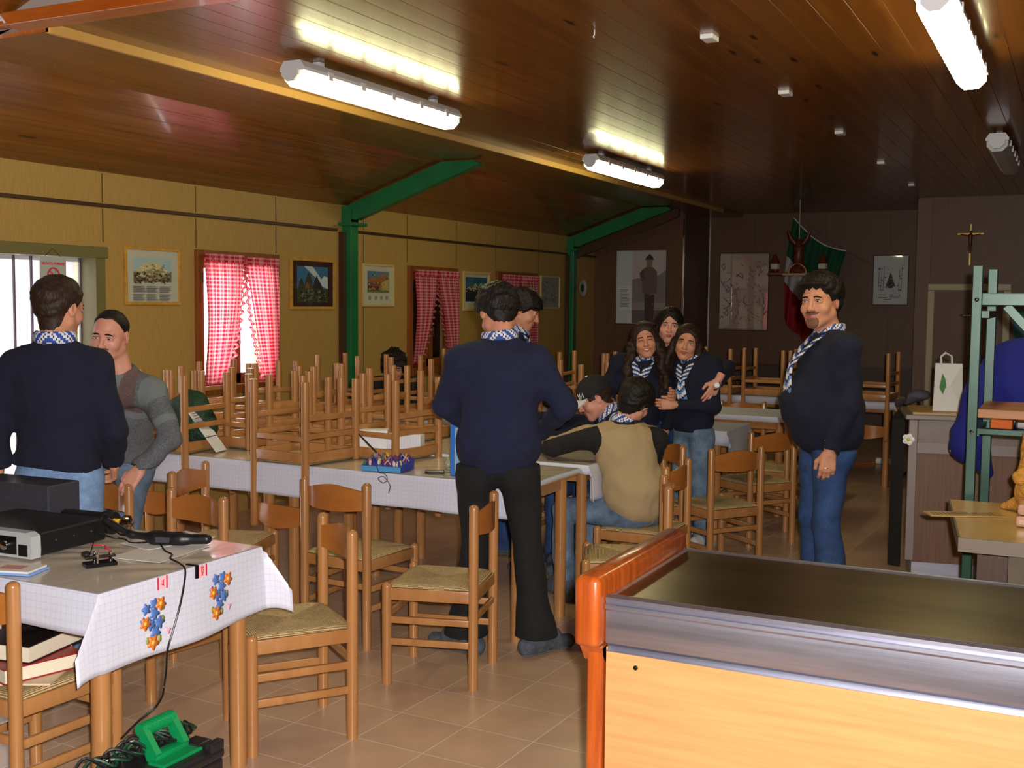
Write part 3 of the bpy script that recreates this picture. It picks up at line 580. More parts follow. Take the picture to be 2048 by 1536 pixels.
# ------------------------------------------------------------------ smooth solids (distance field -> surface)
class Field:
    def __init__(s, lo, hi, vox):
        s.lo = np.array(lo, float); s.vox = vox; s.n = np.ceil((np.array(hi, float) - s.lo) / vox).astype(int) + 1
        s.ax = [s.lo[i] + vox * np.arange(s.n[i]) for i in range(3)]
        s.d = np.full(tuple(s.n), 1.0, np.float32)
    def sl(s, lo, hi):
        out = []
        for i in range(3):
            a = int(max(0, math.floor((lo[i] - s.lo[i]) / s.vox))); b = int(min(s.n[i], math.ceil((hi[i] - s.lo[i]) / s.vox) + 1))
            if b <= a: return None
            out.append(slice(a, b))
        return tuple(out)
    def pts(s, q): return np.meshgrid(s.ax[0][q[0]], s.ax[1][q[1]], s.ax[2][q[2]], indexing='ij', sparse=True)
    def comb(s, q, e, k, sub=False):
        d = s.d[q]
        if sub:
            if k <= 0: s.d[q] = np.maximum(d, -e)
            else:
                h = np.clip(.5 - .5 * (d + e) / k, 0, 1); s.d[q] = d * (1 - h) - e * h + k * h * (1 - h)
        elif k <= 0: s.d[q] = np.minimum(d, e)
        else:
            h = np.clip(.5 + .5 * (d - e) / k, 0, 1); s.d[q] = d * (1 - h) + e * h - k * h * (1 - h)
    def cap(s, a, b, ra, rb=None, k=.02, sub=False, sc=None):
        rb = ra if rb is None else rb; a = np.array(a, float); b = np.array(b, float); r = max(ra, rb) + k + 2 * s.vox + .01
        q = s.sl(np.minimum(a, b) - r, np.maximum(a, b) + r)
        if q is None: return s
        X, Y, Z = s.pts(q); ab = b - a; L2 = max(1e-9, ab @ ab)
        t = np.clip(((X - a[0]) * ab[0] + (Y - a[1]) * ab[1] + (Z - a[2]) * ab[2]) / L2, 0, 1)
        e = np.sqrt((X - a[0] - t*ab[0]) ** 2 + (Y - a[1] - t*ab[1]) ** 2 + (Z - a[2] - t*ab[2]) ** 2) - (ra + (rb - ra) * t)
        s.comb(q, e, k, sub); return s
    def ell(s, c, r, k=.02, R=None, sub=False):
        c = np.array(c, float); r = np.array(r, float); m = r.max() + k + 2 * s.vox + .01
        q = s.sl(c - m, c + m)
        if q is None: return s
        X, Y, Z = s.pts(q); x, y, z = X - c[0], Y - c[1], Z - c[2]
        if R is not None:
            R = np.array(R); x, y, z = (R[0,0]*x + R[1,0]*y + R[2,0]*z, R[0,1]*x + R[1,1]*y + R[2,1]*z, R[0,2]*x + R[1,2]*y + R[2,2]*z)
        k0 = np.sqrt((x/r[0])**2 + (y/r[1])**2 + (z/r[2])**2); k1 = np.sqrt((x/r[0]**2)**2 + (y/r[1]**2)**2 + (z/r[2]**2)**2)
        e = k0 * (k0 - 1) / np.maximum(k1, 1e-6); s.comb(q, e, k, sub); return s
    def fn(s, f, op='max'):
        X, Y, Z = s.pts((slice(None),) * 3); e = f(X, Y, Z)
        s.d = np.maximum(s.d, e) if op == 'max' else (s.d + e if op == 'add' else np.minimum(s.d, e)); s.d = s.d.astype(np.float32); return s
    def mesh(s):
        d = s.d.copy(); d[0] = d[-1] = 1; d[:, 0] = d[:, -1] = 1; d[:, :, 0] = d[:, :, -1] = 1
        ins = d < 0; c = [x - 1 for x in d.shape]
        cnt = np.zeros(c, np.float32); acc = np.zeros(c + [3], np.float32)
        for axis in range(3):
            o = [i for i in range(3) if i != axis]
            for p in (0, 1):
                for q in (0, 1):
                    def view(t):
                        sl_ = [None] * 3; sl_[axis] = slice(t, t + c[axis]); sl_[o[0]] = slice(p, p + c[o[0]]); sl_[o[1]] = slice(q, q + c[o[1]]); return tuple(sl_)
                    d0 = d[view(0)]; d1 = d[view(1)]; cr = (d0 < 0) != (d1 < 0)
                    t = np.where(cr, d0 / np.where(cr, d0 - d1, 1), 0)
                    cnt += cr; acc[..., axis] += np.where(cr, t, 0); acc[..., o[0]] += cr * p; acc[..., o[1]] += cr * q
        act = cnt > 0; idx = np.full(c, -1, np.int64); n = int(act.sum()); idx[act] = np.arange(n)
        P = np.argwhere(act) + acc[act] / cnt[act][:, None]; V = s.lo + P * s.vox
        F = []
        for axis in range(3):
            o1, o2 = [(1, 2), (2, 0), (0, 1)][axis]
            a = [slice(None)] * 3; b = [slice(None)] * 3; a[axis] = slice(0, -1); b[axis] = slice(1, None)
            ed = np.argwhere(ins[tuple(a)] != ins[tuple(b)])
            ed = ed[(ed[:, o1] > 0) & (ed[:, o2] > 0) & (ed[:, o1] < c[o1]) & (ed[:, o2] < c[o2])]
            if len(ed) == 0: continue
            flip = ins[tuple(a)][tuple(ed.T)]
            def I(da, db): e = ed.copy(); e[:, o1] -= da; e[:, o2] -= db; return idx[e[:, 0], e[:, 1], e[:, 2]]
            Q = np.stack([I(1, 1), I(0, 1), I(0, 0), I(1, 0)], 1); Q[~flip] = Q[~flip][:, ::-1]; F.append(Q)
        F = np.concatenate(F) if F else np.zeros((0, 4), int); F = F[(F >= 0).all(1)]
        return V, F
def sdf_obj(name, parts, mats, parent=None, midx=None, loc=None):
    """parts: list of (V, F) joined into one mesh"""
    Vs = []; Fs = []; o = 0
    for V, F in parts: Vs.append(V); Fs.append(F + o); o += len(V)
    V = np.concatenate(Vs); F = np.concatenate(Fs)
    me = bpy.data.meshes.new(name); me.vertices.add(len(V)); me.vertices.foreach_set('co', V.astype(np.float32).ravel())
    me.loops.add(len(F) * 4); me.loops.foreach_set('vertex_index', F.astype(np.int32).ravel()); me.polygons.add(len(F))
    me.polygons.foreach_set('loop_start', np.arange(0, len(F) * 4, 4, dtype=np.int32))
    if midx is not None: me.polygons.foreach_set('material_index', midx(V[F].mean(1)).astype(np.int32))
    me.polygons.foreach_set('use_smooth', np.ones(len(F), bool)); me.update(calc_edges=True); me.validate()
    for m in (mats if isinstance(mats, (list, tuple)) else [mats]): me.materials.append(m)
    ob = bpy.data.objects.new(name, me); COL.objects.link(ob); ob.parent = parent
    if loc: ob.location = loc
    return ob
def wob(X, Y, Z, f, ph=0.0):
    return (np.sin(f*X + 1.7*np.sin(f*.6*Z + ph) + ph) * np.sin(f*.8*Y + 1.3*np.sin(f*.7*X) + 2*ph) + np.sin(f*.9*Z + 1.9*np.sin(f*.5*Y) + ph)) * .5
# ------------------------------------------------------------------ pictures and wall things
GOLD = mat('gold_frame', (196, 146, 62), .35, noise=(20, .12)); PALE = mat('pale_gold_frame', (206, 178, 110), .4); DARKF = mat('thin_black_frame', (34, 26, 22), .4)
PGLASS = GLASS
ART = {}
def art(rgb): 
    k = 'print_%d_%d_%d' % rgb; return mat(k, rgb, .6)
def picture(name, label, O, U, N, w, h, fw, frame, matboard, shapes, group=None, cat='picture', depth=.02, glass=True):
    """O centre on the wall, U right direction, N wall normal"""
    U = Vector(U); N = Vector(N); V = Vector((0, 0, 1)); M = Matrix(((U.x, V.x, N.x, 0), (U.y, V.y, N.y, 0), (U.z, V.z, N.z, 0), (0, 0, 0, 1)))
    t = thing(name, label, cat, O, 0, group)
    f = MB(); a, b_ = w/2, h/2
    for lo, hi in (((-a, -b_, 0), (-a+fw, b_, depth)), ((a-fw, -b_, 0), (a, b_, depth)), ((-a+fw, b_-fw, 0), (a-fw, b_, depth)), ((-a+fw, -b_, 0), (a-fw, -b_+fw, depth))): f.box(lo, hi, M=M, ch=min(.004, fw*.3))
    f.build('frame', frame, t)
    mats = [matboard]; m = MB(); m.box((-a+fw*.6, -b_+fw*.6, .001), (a-fw*.6, b_-fw*.6, .006), 0, M=M)
    for i, (rgb, poly) in enumerate(shapes):
        mm = art(rgb)
        if mm not in mats: mats.append(mm)
        z = .0062 + .00012 * i
        m.prism(poly, .0055, z, mats.index(mm), M=M)
    m.build('print', mats, t)
    if glass: MB().box((-a+fw*.7, -b_+fw*.7, .0115), (a-fw*.7, b_-fw*.7, .0125), M=M).build('pane', PGLASS, t)
    return t
def rect(x0, y0, x1, y1): return [(x0, y0), (x1, y0), (x1, y1), (x0, y1)]
def ridge(x0, x1, y0, pts): return [(x0, y0)] + [(x1, y0)] + [(x, y) for x, y in reversed(pts)]
def lines(x0, x1, y0, n, dy, rgb, cols=1, rnd=random.Random(5)):
    out = []; cw = (x1 - x0) / cols
    for c in range(cols):
        for i in range(n):
            L = cw * rnd.uniform(.6, .84); out.append((rgb, rect(x0 + c*cw, y0 - i*dy, x0 + c*cw + L, y0 - i*dy + dy*.4)))
    return out
rnd = random.Random(11)
def specks(n, x0, x1, y0, y1, cols, s0, s1):
    out = []
    for i in range(n):
        x, y, r = rnd.uniform(x0, x1), rnd.uniform(y0, y1), rnd.uniform(s0, s1); k = rnd.randint(4, 6); p = rnd.uniform(0, 6)
        out.append((cols[rnd.randrange(len(cols))], [(x + r*rnd.uniform(.6, 1)*math.cos(p + 2*PI*j/k), y + .7*r*rnd.uniform(.6, 1)*math.sin(p + 2*PI*j/k)) for j in range(k)]))
    return out
LW = dict(U=(0, 1, 0), N=(1, 0, 0)); BW = dict(U=(1, 0, 0), N=(0, -1, 0))
MATW = mat('cream_mount', (208, 206, 190), .7); MATR = mat('dark_red_mount', (58, 16, 18), .6); MATG = mat('grey_print', (150, 146, 142), .6)
G2 = 'framed pictures on the window wall'
sh = [((176, 206, 214), rect(-.18, -.03, .18, .125)), ((214, 204, 160), ridge(-.16, .14, -.02, [(-.16, .04), (-.08, .09), (0, .1), (.04, .095), (.075, .105), (.1, .06), (.14, .03)])),
      ((170, 158, 112), ridge(-.06, .12, -.01, [(-.06, .03), (0, .06), (.05, .04), (.09, .07), (.12, .02)])), ((120, 104, 78), ridge(-.18, .18, -.04, [(-.18, .03), (-.13, .0), (-.05, -.015), (.05, -.02), (.12, .0), (.18, .04)]))]
sh += specks(90, -.17, .17, -.05, .03, [(92, 78, 60), (60, 62, 50), (136, 116, 84), (180, 164, 120), (70, 56, 50)], .006, .016) + specks(30, -.12, .12, .01, .08, [(226, 220, 186), (150, 136, 96)], .004, .012)
sh += lines(-.185, .185, -.075, 4, .012, (110, 106, 102), 3) + lines(-.185, .185, -.130, 4, .012, (110, 106, 102), 3)
picture('framed_picture', 'gold framed mountain print with verses, left of the bright curtained window', (XL, 5.92, 1.805), w=.53, h=.40, fw=.022, frame=GOLD, matboard=MATW, shapes=sh, group=G2, **LW)
sh = [((58, 120, 170), rect(-.215, -.155, .215, .145)), ((210, 222, 230), [(-.12, .145), (.0, .145), (.1, .06), (.16, -.02), (.1, .02)]), ((220, 226, 232), [(.1, .03), (.16, .07), (.21, .06), (.215, -.04), (.13, -.02)]),
      ((52, 44, 38), ridge(-.2, -.11, -.04, [(-.2, -.02), (-.17, .03), (-.15, .05), (-.135, .02), (-.11, -.02)])), ((74, 58, 44), ridge(-.12, .0, -.06, [(-.12, -.02), (-.085, .06), (-.055, .1), (-.02, .05), (0, -.02)])), ((120, 92, 58), ridge(-.11, -.05, -.05, [(-.11, -.03), (-.08, .02), (-.05, -.02)])),
      ((40, 36, 36), ridge(.0, .16, -.07, [(.0, -.03), (.03, .04), (.055, .075), (.09, .02), (.13, -.02), (.16, -.06)])), ((66, 72, 48), rect(-.215, -.155, .215, -.04)), ((52, 54, 44), ridge(-.1, .215, -.1, [(-.1, -.06), (.05, -.04), (.15, -.06), (.215, -.09)]))]
sh += specks(80, -.2, .2, -.15, -.05, [(96, 104, 66), (48, 52, 38), (120, 116, 84), (36, 38, 30)], .008, .022)
picture('framed_picture', 'framed photograph of three dark peaks on a dark red mount beside the green column', (XL, 7.76, 1.785), w=.62, h=.43, fw=.026, frame=GOLD, matboard=MATR, shapes=sh, group=G2, **LW)
sh = [((92, 132, 160), rect(-.18, -.06, .18, .13)), ((150, 130, 90), ridge(-.05, .18, -.06, [(-.05, .05), (.02, .1), (.1, .12), (.18, .1)])), ((178, 106, 58), rect(-.17, .03, .1, .07)), ((150, 80, 44), rect(-.17, .0, .06, .025)), ((104, 54, 40), rect(-.17, -.05, .02, -.005)), ((190, 120, 80), [(-.14, -.04), (-.09, -.01), (-.04, -.04)]), ((196, 180, 110), [(.04, .02), (.17, .06), (.17, -.05), (.07, -.05)]), ((110, 124, 80), rect(-.18, -.065, .18, -.045))]
sh += specks(40, -.17, .17, -.05, .11, [(196, 130, 80), (120, 70, 50), (210, 190, 130)], .006, .016) + [(150, 148, 144) and ((150, 148, 144), [(x + .02*math.cos(a*PI/4), -.115 + .02*math.sin(a*PI/4)) for a in range(8)]) for x in (-.14, -.045, .05, .14)]
picture('framed_picture', 'gold framed print of a log house, between the green column and middle window', (XL, 8.755, 1.79), w=.52, h=.39, fw=.02, frame=PALE, matboard=MATW, shapes=sh, group=G2, **LW)
sh = [((44, 104, 124), rect(-.24, -.1, .24, .15)), ((176, 176, 140), ridge(-.24, .24, -.0, [(-.24, .02), (-.15, .05), (-.1, .03), (-.02, .09), (.04, .05), (.1, .1), (.16, .06), (.24, .09)])), ((30, 46, 44), rect(-.24, -.03, .24, .02)), ((22, 46, 62), rect(-.24, -.11, .24, -.03))] + specks(40, -.23, .23, -.02, .06, [(60, 70, 60), (200, 200, 170), (34, 40, 36)], .008, .02)
picture('framed_picture', 'framed lake and mountain view partly behind a bowed head', (XL, 10.65, 1.76), w=.60, h=.42, fw=.03, frame=PALE, matboard=MATW, shapes=sh, group=G2, **LW)
sh = specks(60, -.18, .18, -.12, .12, [(118, 118, 118), (96, 96, 98), (168, 160, 150), (130, 124, 120)], .01, .03)
picture('framed_picture', 'framed grey drawing near the far green column', (XL, 12.53, 1.77), w=.56, h=.40, fw=.02, frame=PALE, matboard=MATG, shapes=sh, group=G2, **LW)
m = MB(); MR = Matrix(((0, 0, 1, 0), (1, 0, 0, 0), (0, 1, 0, 0), (0, 0, 0, 1)))
m.lathe([(.004, .02), (.06, .008), (.1, .018), (.112, .024), (.112, .018), (.06, 0), (.004, 0)], 32, 0, MR); m.lathe([(.004, .0215), (.045, .012), (.055, .0125), (.004, .019)], 24, 1, MR)
o = m.build('wall_plate', [mat('white_china', (190, 190, 186), .25), mat('green_plate_motif', (44, 54, 36), .5)], smooth=40, loc=(XL, 13.52, 1.84)); tag(o, 'round white plate with dark motif in the far corner of the window wall', 'plate')
# no smoking sign
t = thing('no_smoking_sign', 'no smoking sign hanging before the white window slats', 'sign', (XL + .065, 5.01, 1.905))
MB().box((0, -.1, -.32), (.004, .1, 0)).build('board', mat('sign_grey', (176, 178, 176), .5), t)
text_mesh('VIETATO FUMARE', .0225, REDP, t, (.0045, 0, -.045), (PI/2, 0, PI/2), bold=.0008)
m = MB(); m.tube([(.006, .043*math.cos(a), -.115 + .043*math.sin(a)) for a in [2*PI*k/40 for k in range(40)]], .005, 6, closed=True); c45 = .043 * .7071; m.tube([(.006, -c45, -.115 + c45), (.006, c45, -.115 - c45)], .0042, 6); m.build('ban_ring', REDP, t)
m = MB(); m.box((.004, -.022, -.122), (.0055, .024, -.112)); m.tube([(.005, .012, -.10), (.005, .02, -.092), (.005, .014, -.084)], .0018, 5); m.build('cigarette_symbol', mat('ink_black', (24, 24, 26), .5), t)
for k in range(4): MB().box((.004, -.07, -.2 - .02*k), (.0046, .06 - .02*(k % 2), -.194 - .02*k)).build('small_print', mat('ink_grey', (120, 122, 120), .6), t)
MB().tube([(.002, -.06, 0), (.002, 0, .05), (.002, .06, 0)], .0015, 5).build('cord', IRON, t)
# back wall
def fig(dx, dy, s, pts): return [(dx + x*s, dy + y*s) for x, y in pts]
sh = [((206, 212, 208), rect(-.34, -.47, -.12, .47)), ((160, 148, 148), rect(-.12, -.47, .34, .47)), ((196, 188, 184), rect(-.12, .1, .34, .47)), ((140, 128, 128), [(-.12, .1), (-.02, .12), (.05, .02), (.34, .22), (.34, -.2), (-.12, -.2)]), ((108, 96, 96), rect(-.12, -.47, .34, -.3)),
      ((236, 238, 236), rect(-.3, .0, -.12, .006)), ((220, 224, 222), rect(-.3, -.3, -.12, -.01)),
      ((84, 56, 58), [(.06, -.45), (.18, -.45), (.19, -.1), (.05, -.08)]), ((116, 94, 86), [(.02, -.08), (.22, -.08), (.22, .2), (.16, .26), (.06, .26), (.01, .2)]), ((96, 76, 70), [(-.02, .18), (.03, .24), (.06, .1), (.0, .08)]), ((150, 124, 110), [(.08, .26), (.15, .26), (.16, .36), (.07, .36)]), ((64, 50, 48), [(.05, .355), (.18, .355), (.15, .40), (.115, .43), (.08, .40)]), ((110, 96, 84), rect(.03, -.085, .21, -.06))]
sh += lines(-.29, -.13, -.04, 12, .02, (110, 112, 110)) + specks(50, -.1, .33, -.46, .15, [(156, 144, 142), (126, 114, 114), (170, 158, 154)], .004, .011)
picture('poster', 'poster of a soldier in a hat standing with folded arms on the brown back wall', (-5.14, YB - .001, 1.86), w=.70, h=.98, fw=.008, frame=DARKF, matboard=MATG, shapes=sh, cat='poster', depth=.014, glass=False, **BW)
sh = [((196, 166, 152), rect(-.33, -.5, .33, .5))] + specks(150, -.3, .3, -.45, .42, [(160, 136, 134), (142, 120, 128), (206, 180, 164), (128, 108, 120), (172, 146, 134)], .004, .02)
for k in range(34):
    x, y = rnd.uniform(-.3, .3), rnd.uniform(-.44, .4); 
    for j in range(4):
        x2, y2 = x + rnd.uniform(-.07, .07), y + rnd.uniform(-.06, .06); n_ = Vector((y2 - y, x - x2)).normalized() * .0014
        x2 = min(.32, max(-.32, x2)); y2 = min(.48, max(-.48, y2))
        sh.append(((160, 134, 134), [(x - n_.x, y - n_.y), (x2 - n_.x, y2 - n_.y), (x2 + n_.x, y2 + n_.y), (x + n_.x, y + n_.y)])); x, y = x2, y2
picture('wall_map', 'tall pinkish brown map under glass left of the hanging flag', (-4.08, YB2 - .013, 1.82), w=.68, h=1.05, fw=.008, frame=DARKF, matboard=MATG, shapes=sh, cat='map', depth=.02, **BW)
sh = [((226, 224, 224), rect(-.21, -.31, .21, .31)), ((70, 66, 68), [(-.06, -.08), (.0, .1), (.06, -.08)]), ((44, 40, 42), [(-.03, -.1), (.0, .04), (.03, -.1)])] + specks(70, -.16, .16, -.14, .18, [(84, 82, 84), (60, 58, 60), (168, 166, 166)], .004, .016)
sh += [((60, 58, 60), [(x - .002, -.14), (x + .002, -.14), (x + .012, .15 + .04*math.sin(x*60)), (x + .008, .15 + .04*math.sin(x*60))]) for x in (-.15, -.12, .1, .13, -.09)] + lines(-.15, .15, -.19, 3, .02, (70, 68, 70), 2) + lines(-.08, .06, -.25, 1, .02, (70, 68, 70))
picture('framed_drawing', 'framed ink drawing of a small hut on grey paper beside the door wall', (-2.18, YB2 - .001, 1.975), w=.44, h=.64, fw=.01, frame=DARKF, matboard=MATG, shapes=sh, cat='picture', depth=.016, **BW)
# flag
FG = mat('flag_green', (6, 74, 44), .8); FWt = mat('flag_white', (176, 172, 176), .8); FR = mat('flag_red', (150, 14, 26), .8)
t = thing('flag', 'green white and red flag draped from a cord on the back wall', 'flag', (-3.0, 14.75, 2.5))
m = MB(); A = Vector((-3.36, 0, 2.77)); B = Vector((-2.68, 0, 2.34))
def ffn(u, v):
    top = A.lerp(B, u) + Vector((0, 0, -.10 * math.sin(u * PI)))
    bot = Vector((-3.46, 0, 1.46)).lerp(Vector((-3.02, 0, 1.10)), u) + Vector((0, 0, -.05*math.sin(u*PI)))
    if u < .25: bot.z += .12 * (0.25 - u) * 4 * 0
    p = top.lerp(bot, v); p.x += .05 * math.sin(v * PI) * (1 - u) * -1
    p.y = 14.75 + (.02 + .06 * v) * math.sin(u * 13 + v * 2.2) + .02 * math.sin(u * 31)
    return p - Vector((-3.0, 14.75, 2.5))
m.grid(ffn, 40, 54)
for i, f in enumerate(m.f): v = (i // 40) / 54; m.m[i] = 0 if v < .36 else (1 if v < .62 else 2)
m.build('flag_cloth', [FG, FWt, FR], t, smooth=70)
MB().tube([tuple(ffn(u/20, 0)) for u in range(21)], .008, 6).build('hoist_edge', WHITEM, t)
MB().tube([(-.37, .0, .32), (.33, .0, -.17), (.66, .1, -.36)], .004, 5).build('cord', mat('cord_brown', (120, 90, 60), .7), t)
# carved hanging lamp
DW = mat('dark_carved_wood', (92, 40, 18), .4, noise=(12, .2)); TANR = mat('tan_rope', (176, 138, 92), .6)
t = thing('carved_chandelier', 'carved wooden hanging lamp with lanterns before the flag', 'lamp', (-2.89, 13.0, 2.0))
m = MB(); m.lathe([(.03, .0), (.1, .02), (.11, .05), (.06, .12), (.05, .25), (.07, .3), (.035, .36), (.02, .4)], 16); m.build('carved_post', DW, t, smooth=40)
m = MB(); m.box((-.34, -.05, -.015), (.34, .05, .02), ch=.008); m.build('crossbeam', DW, t)
m = MB(); m.box((-.17, -.065, -.02), (.17, -.04, .008), ch=.006); m.tube([(.1*math.cos(a), -.055, .1*math.sin(a) + .01) for a in [PI*k/20 for k in range(21)]], .01, 8); m.build('rope_arch', TANR, t, smooth=50)
for s_ in (-1, 1):
    m = MB(); m.tube([(s_*.03, 0, .33), (s_*.09, 0, .4), (s_*.13, -.02, .5)], [.022, .03, .008], 8); m.build('carved_leaf', DW, t, smooth=50)
    l = MB(); l.lathe([(.012, .02), (.045, .03), (.05, .05), (.05, .12), (.06, .13), (.03, .19), (.008, .23)], 8); lo_ = l.build('lantern', DW, t, loc=(s_*.27, 0, 0))
    MB().lathe([(.048, .055), (.053, .06), (.053, .112), (.048, .118)], 8).build('lantern_glass', mat('lantern_glass', (190, 190, 180), .15), lo_)
MB().tube([(0, 0, .39), (0, 0, .84)], .006, 6).build('cord', mat('cord_pale', (170, 160, 140), .6), t)
# door, cross
t = bpy.data.objects.new('door_1', None); COL.objects.link(t); t.location = (-1.105, YD, 0); struct(t)
CREAM = mat('cream_paint', (186, 172, 136), .45)
m = MB()
for lo, hi in (((-.43, -.03, 0), (-.355, .0, 1.825)), ((.355, -.03, 0), (.43, 0, 1.825)), ((-.43, -.03, 1.825), (.43, 0, 1.9))): m.box(lo, hi, ch=.008)
m.build('door_frame', CREAM, t)
MB().box((-.355, -.012, 0.01), (.355, -.002, 1.825)).build('door_leaf', WALLB, t)
m = MB(); m.tube([(-.08, -.02, 1.55), (-.02, -.045, 1.55), (.06, -.045, 1.55)], .01, 8); m.build('latch', CHROME, t, smooth=50)
m = MB(); m.tube([(-.13, -.04, .98), (.0, -.04, .98)], .012, 8); m.build('door_handle', CHROME, t, smooth=50)
t = thing('crucifix', 'brass and wood crucifix on the brown wall above the door', 'crucifix', (-1.11, YD - .002, 2.1))
BR = mat('aged_brass', (170, 140, 70), .35, metal=.7); m = MB(); m.box((-.012, -.018, 0), (.012, 0, .46), ch=.004); m.box((-.14, -.018, .335), (.14, 0, .36), ch=.004); m.build('cross', BR, t)
F_ = Field((-.12, -.06, .08), (.12, .01, .42), .005)
F_.cap((0, -.03, .33), (0, -.03, .24), .022, .017, .01); F_.cap((0, -.028, .24), (.003, -.028, .14), .016, .009, .01); F_.cap((0, -.03, .32), (-.1, -.026, .345), .01, .006, .01); F_.cap((0, -.03, .32), (.1, -.026, .345), .01, .006, .01); F_.ell((.006, -.034, .368), (.014, .014, .018), .006)
sdf_obj('carved_figure', [F_.mesh()], DW, t)
t = thing('wall_poster', 'blue and white poster on the wall right of the cream door frame', 'poster', (-.45, YD - .004, 1.3))
MB().box((-.19, -.003, -.32), (.25, 0, .32)).build('sheet', mat('teal_print', (30, 110, 130), .5), t); MB().prism([(-.19, -.32), (.25, -.32), (.25, .1), (-.02, -.12), (-.19, -.2)], .003, .0042, M=Matrix(((1,0,0,0),(0,0,-1,0),(0,1,0,0),(0,0,0,1)))).build('white_area', art((196, 204, 206)), t)

# ------------------------------------------------------------------ foreground counter
t = thing('serving_counter', 'steel topped serving counter with orange wooden end in the foreground', 'counter', (-1.02, 2.55, 0))
W_ = 3.6
MB().box((.0, .0165, 0), (W_, .03, .795)).build('front_panel', BEECHL, t)
RX = Matrix(((0,0,1,0),(1,0,0,0),(0,1,0,0),(0,0,0,1)))
m = MB(); m.prism([(0, .79), (.012, .785), (.016, .79), (.016, .80), (.002, .81), (0, .815), (0, .892), (-.006, .898), (-.006, .908), (.0, .912), (-.003, .918), (-.003, .926), (.008, .932), (.02, .93), (.028, .924), (.6, .924), (.606, .93), (.62, .93), (.62, .79), (.6, .79), (.6, .9), (.03, .9), (.03, .79)], .004, W_, M=RX)
m.build('steel_edge', STEEL, t, smooth=25)
MB().box((.02, .03, .921), (W_, .598, .926)).build('worktop', STEELD, t)
m = MB(); m.box((-.07, -.035, .80), (.0, .66, .978), ch=.016); m.prism([(-.015, .802), (.62, .802), (.6, .74), (.02, .755)], -.06, -.004, M=RX); m.build('end_board', ORANGEV, t, smooth=50)
for yy in (.0, .52): MB().box((-.045, yy, 0), (-.004, yy + .1, .80), ch=.006).build('end_post', ORANGEV, t)
MB().box((-.03, .09, 0.05), (-.012, .53, .79)).build('side_panel', WALLB, t)
MB().box((0, .60, 0), (W_, .618, .79)).build('back_panel', WALLB, t)
m = MB(); m.lathe([(.002, .004), (.006, .003), (.006, 0)], 12, M=Matrix(((1,0,0,.08),(0,0,-1,.012),(0,1,0,.755),(0,0,0,1)))); m.build('screw', IRON, t)
# far bar
t = thing('bar_counter', 'brown laminate bar with metal trim standing before the door wall', 'counter', (-.87, 6.93, 0), math.radians(11))
GL = mat('grey_laminate', (116, 100, 92), .35, noise=(6, .08)); ALU = mat('dull_aluminium', (128, 114, 110), .5, metal=.3)
MB().box((0.03, 0, .14), (2.4, .5, .98)).build('body', WALLB, t)
m = MB(); m.box((0, -.012, .15), (.05, .02, .985), ch=.004); m.box((.05, -.01, .79), (2.4, .01, .85)); m.build('metal_trim', ALU, t)
MB().box((.055, -.006, .85), (2.4, .0, .985)).build('upper_panel', GL, t); MB().box((.04, -.004, 0), (2.4, .45, .14)).build('kick_plate', STEEL, t)
m = MB(); m.box((-.02, -.03, .985), (2.4, .52, 1.015), ch=.006); m.build('bar_top', ALU, t); MB().box((.02, .0, 1.015), (2.4, .5, 1.028)).build('top_runner', mat('tan_runner', (170, 134, 82), .5), t)
MB().prism([(-.02, .02), (-.09, .06), (-.05, .5), (.0, .5)], .1, .98).build('end_panel', mat('black_panel', (20, 18, 18), .5), t)
m = MB()
for k in range(5): a = 2*PI*k/5; m.lathe([(.002, .012), (.016, .008), (.016, 0)], 10, 0, Matrix(((1,0,0,.02*math.cos(a)),(0,0,-1,0),(0,1,0,.02*math.sin(a)),(0,0,0,1))))
m.lathe([(.002, .018), (.011, .012), (.011, 0)], 10, 1, Matrix(((1,0,0,0),(0,0,-1,0),(0,1,0,0),(0,0,0,1))))
tag(m.build('flower_ornament', [WHITEM, mat('yellow_centre', (220, 190, 60), .5)], loc=(-.866, 6.905, .87)), 'small white flower ornament stuck on the corner of the far bar', 'ornament')
# bag
t = thing('shopping_bag', 'white shopping bag with a green leaf standing on the far bar', 'bag', (-.685, 7.16, 1.028), math.radians(8))
m = MB(); BGW = mat('white_paper', (206, 200, 196), .6, bump=(9, .5, .02))
bw0, bw1, bd0, bd1, bh = .082, .075, .045, .035, .28
m.add([(-bw0,-bd0,0),(bw0,-bd0,0),(bw0,bd0,0),(-bw0,bd0,0),(-bw1,-bd1,bh),(bw1,-bd1,bh),(bw1,bd1,bh),(-bw1,bd1,bh),(-bw0*.96,0,bh*.5),(bw0*.96,0,bh*.5),(.01,-bd0*1.25,bh*.55)],
      [(0,3,2,1),(0,1,10),(1,5,10),(5,4,10),(4,0,10),(1,2,9),(2,6,9),(6,5,9),(5,1,9),(2,3,7,6),(3,0,8),(0,4,8),(4,7,8),(7,3,8)]); m.build('paper_body', BGW, t)
for yy in (-.034, .034): MB().tube([(-.04, yy, bh - .03), (-.045, yy*1.1, bh + .04), (-.02, yy*1.1, bh + .065), (.015, yy, bh + .045), (.02, yy, bh - .03)], .005, 6).build('bag_handle', BGW, t)
MB().prism([(-.05, .14), (-.03, .1), (-.012, .15), (-.018, .19), (-.035, .225)], .052, .056, M=Matrix(((1,0,0,0),(0,0,-1,0),(0,1,0,0),(0,0,0,1)))).build('leaf_print', mat('leaf_green', (44, 110, 36), .6), t)
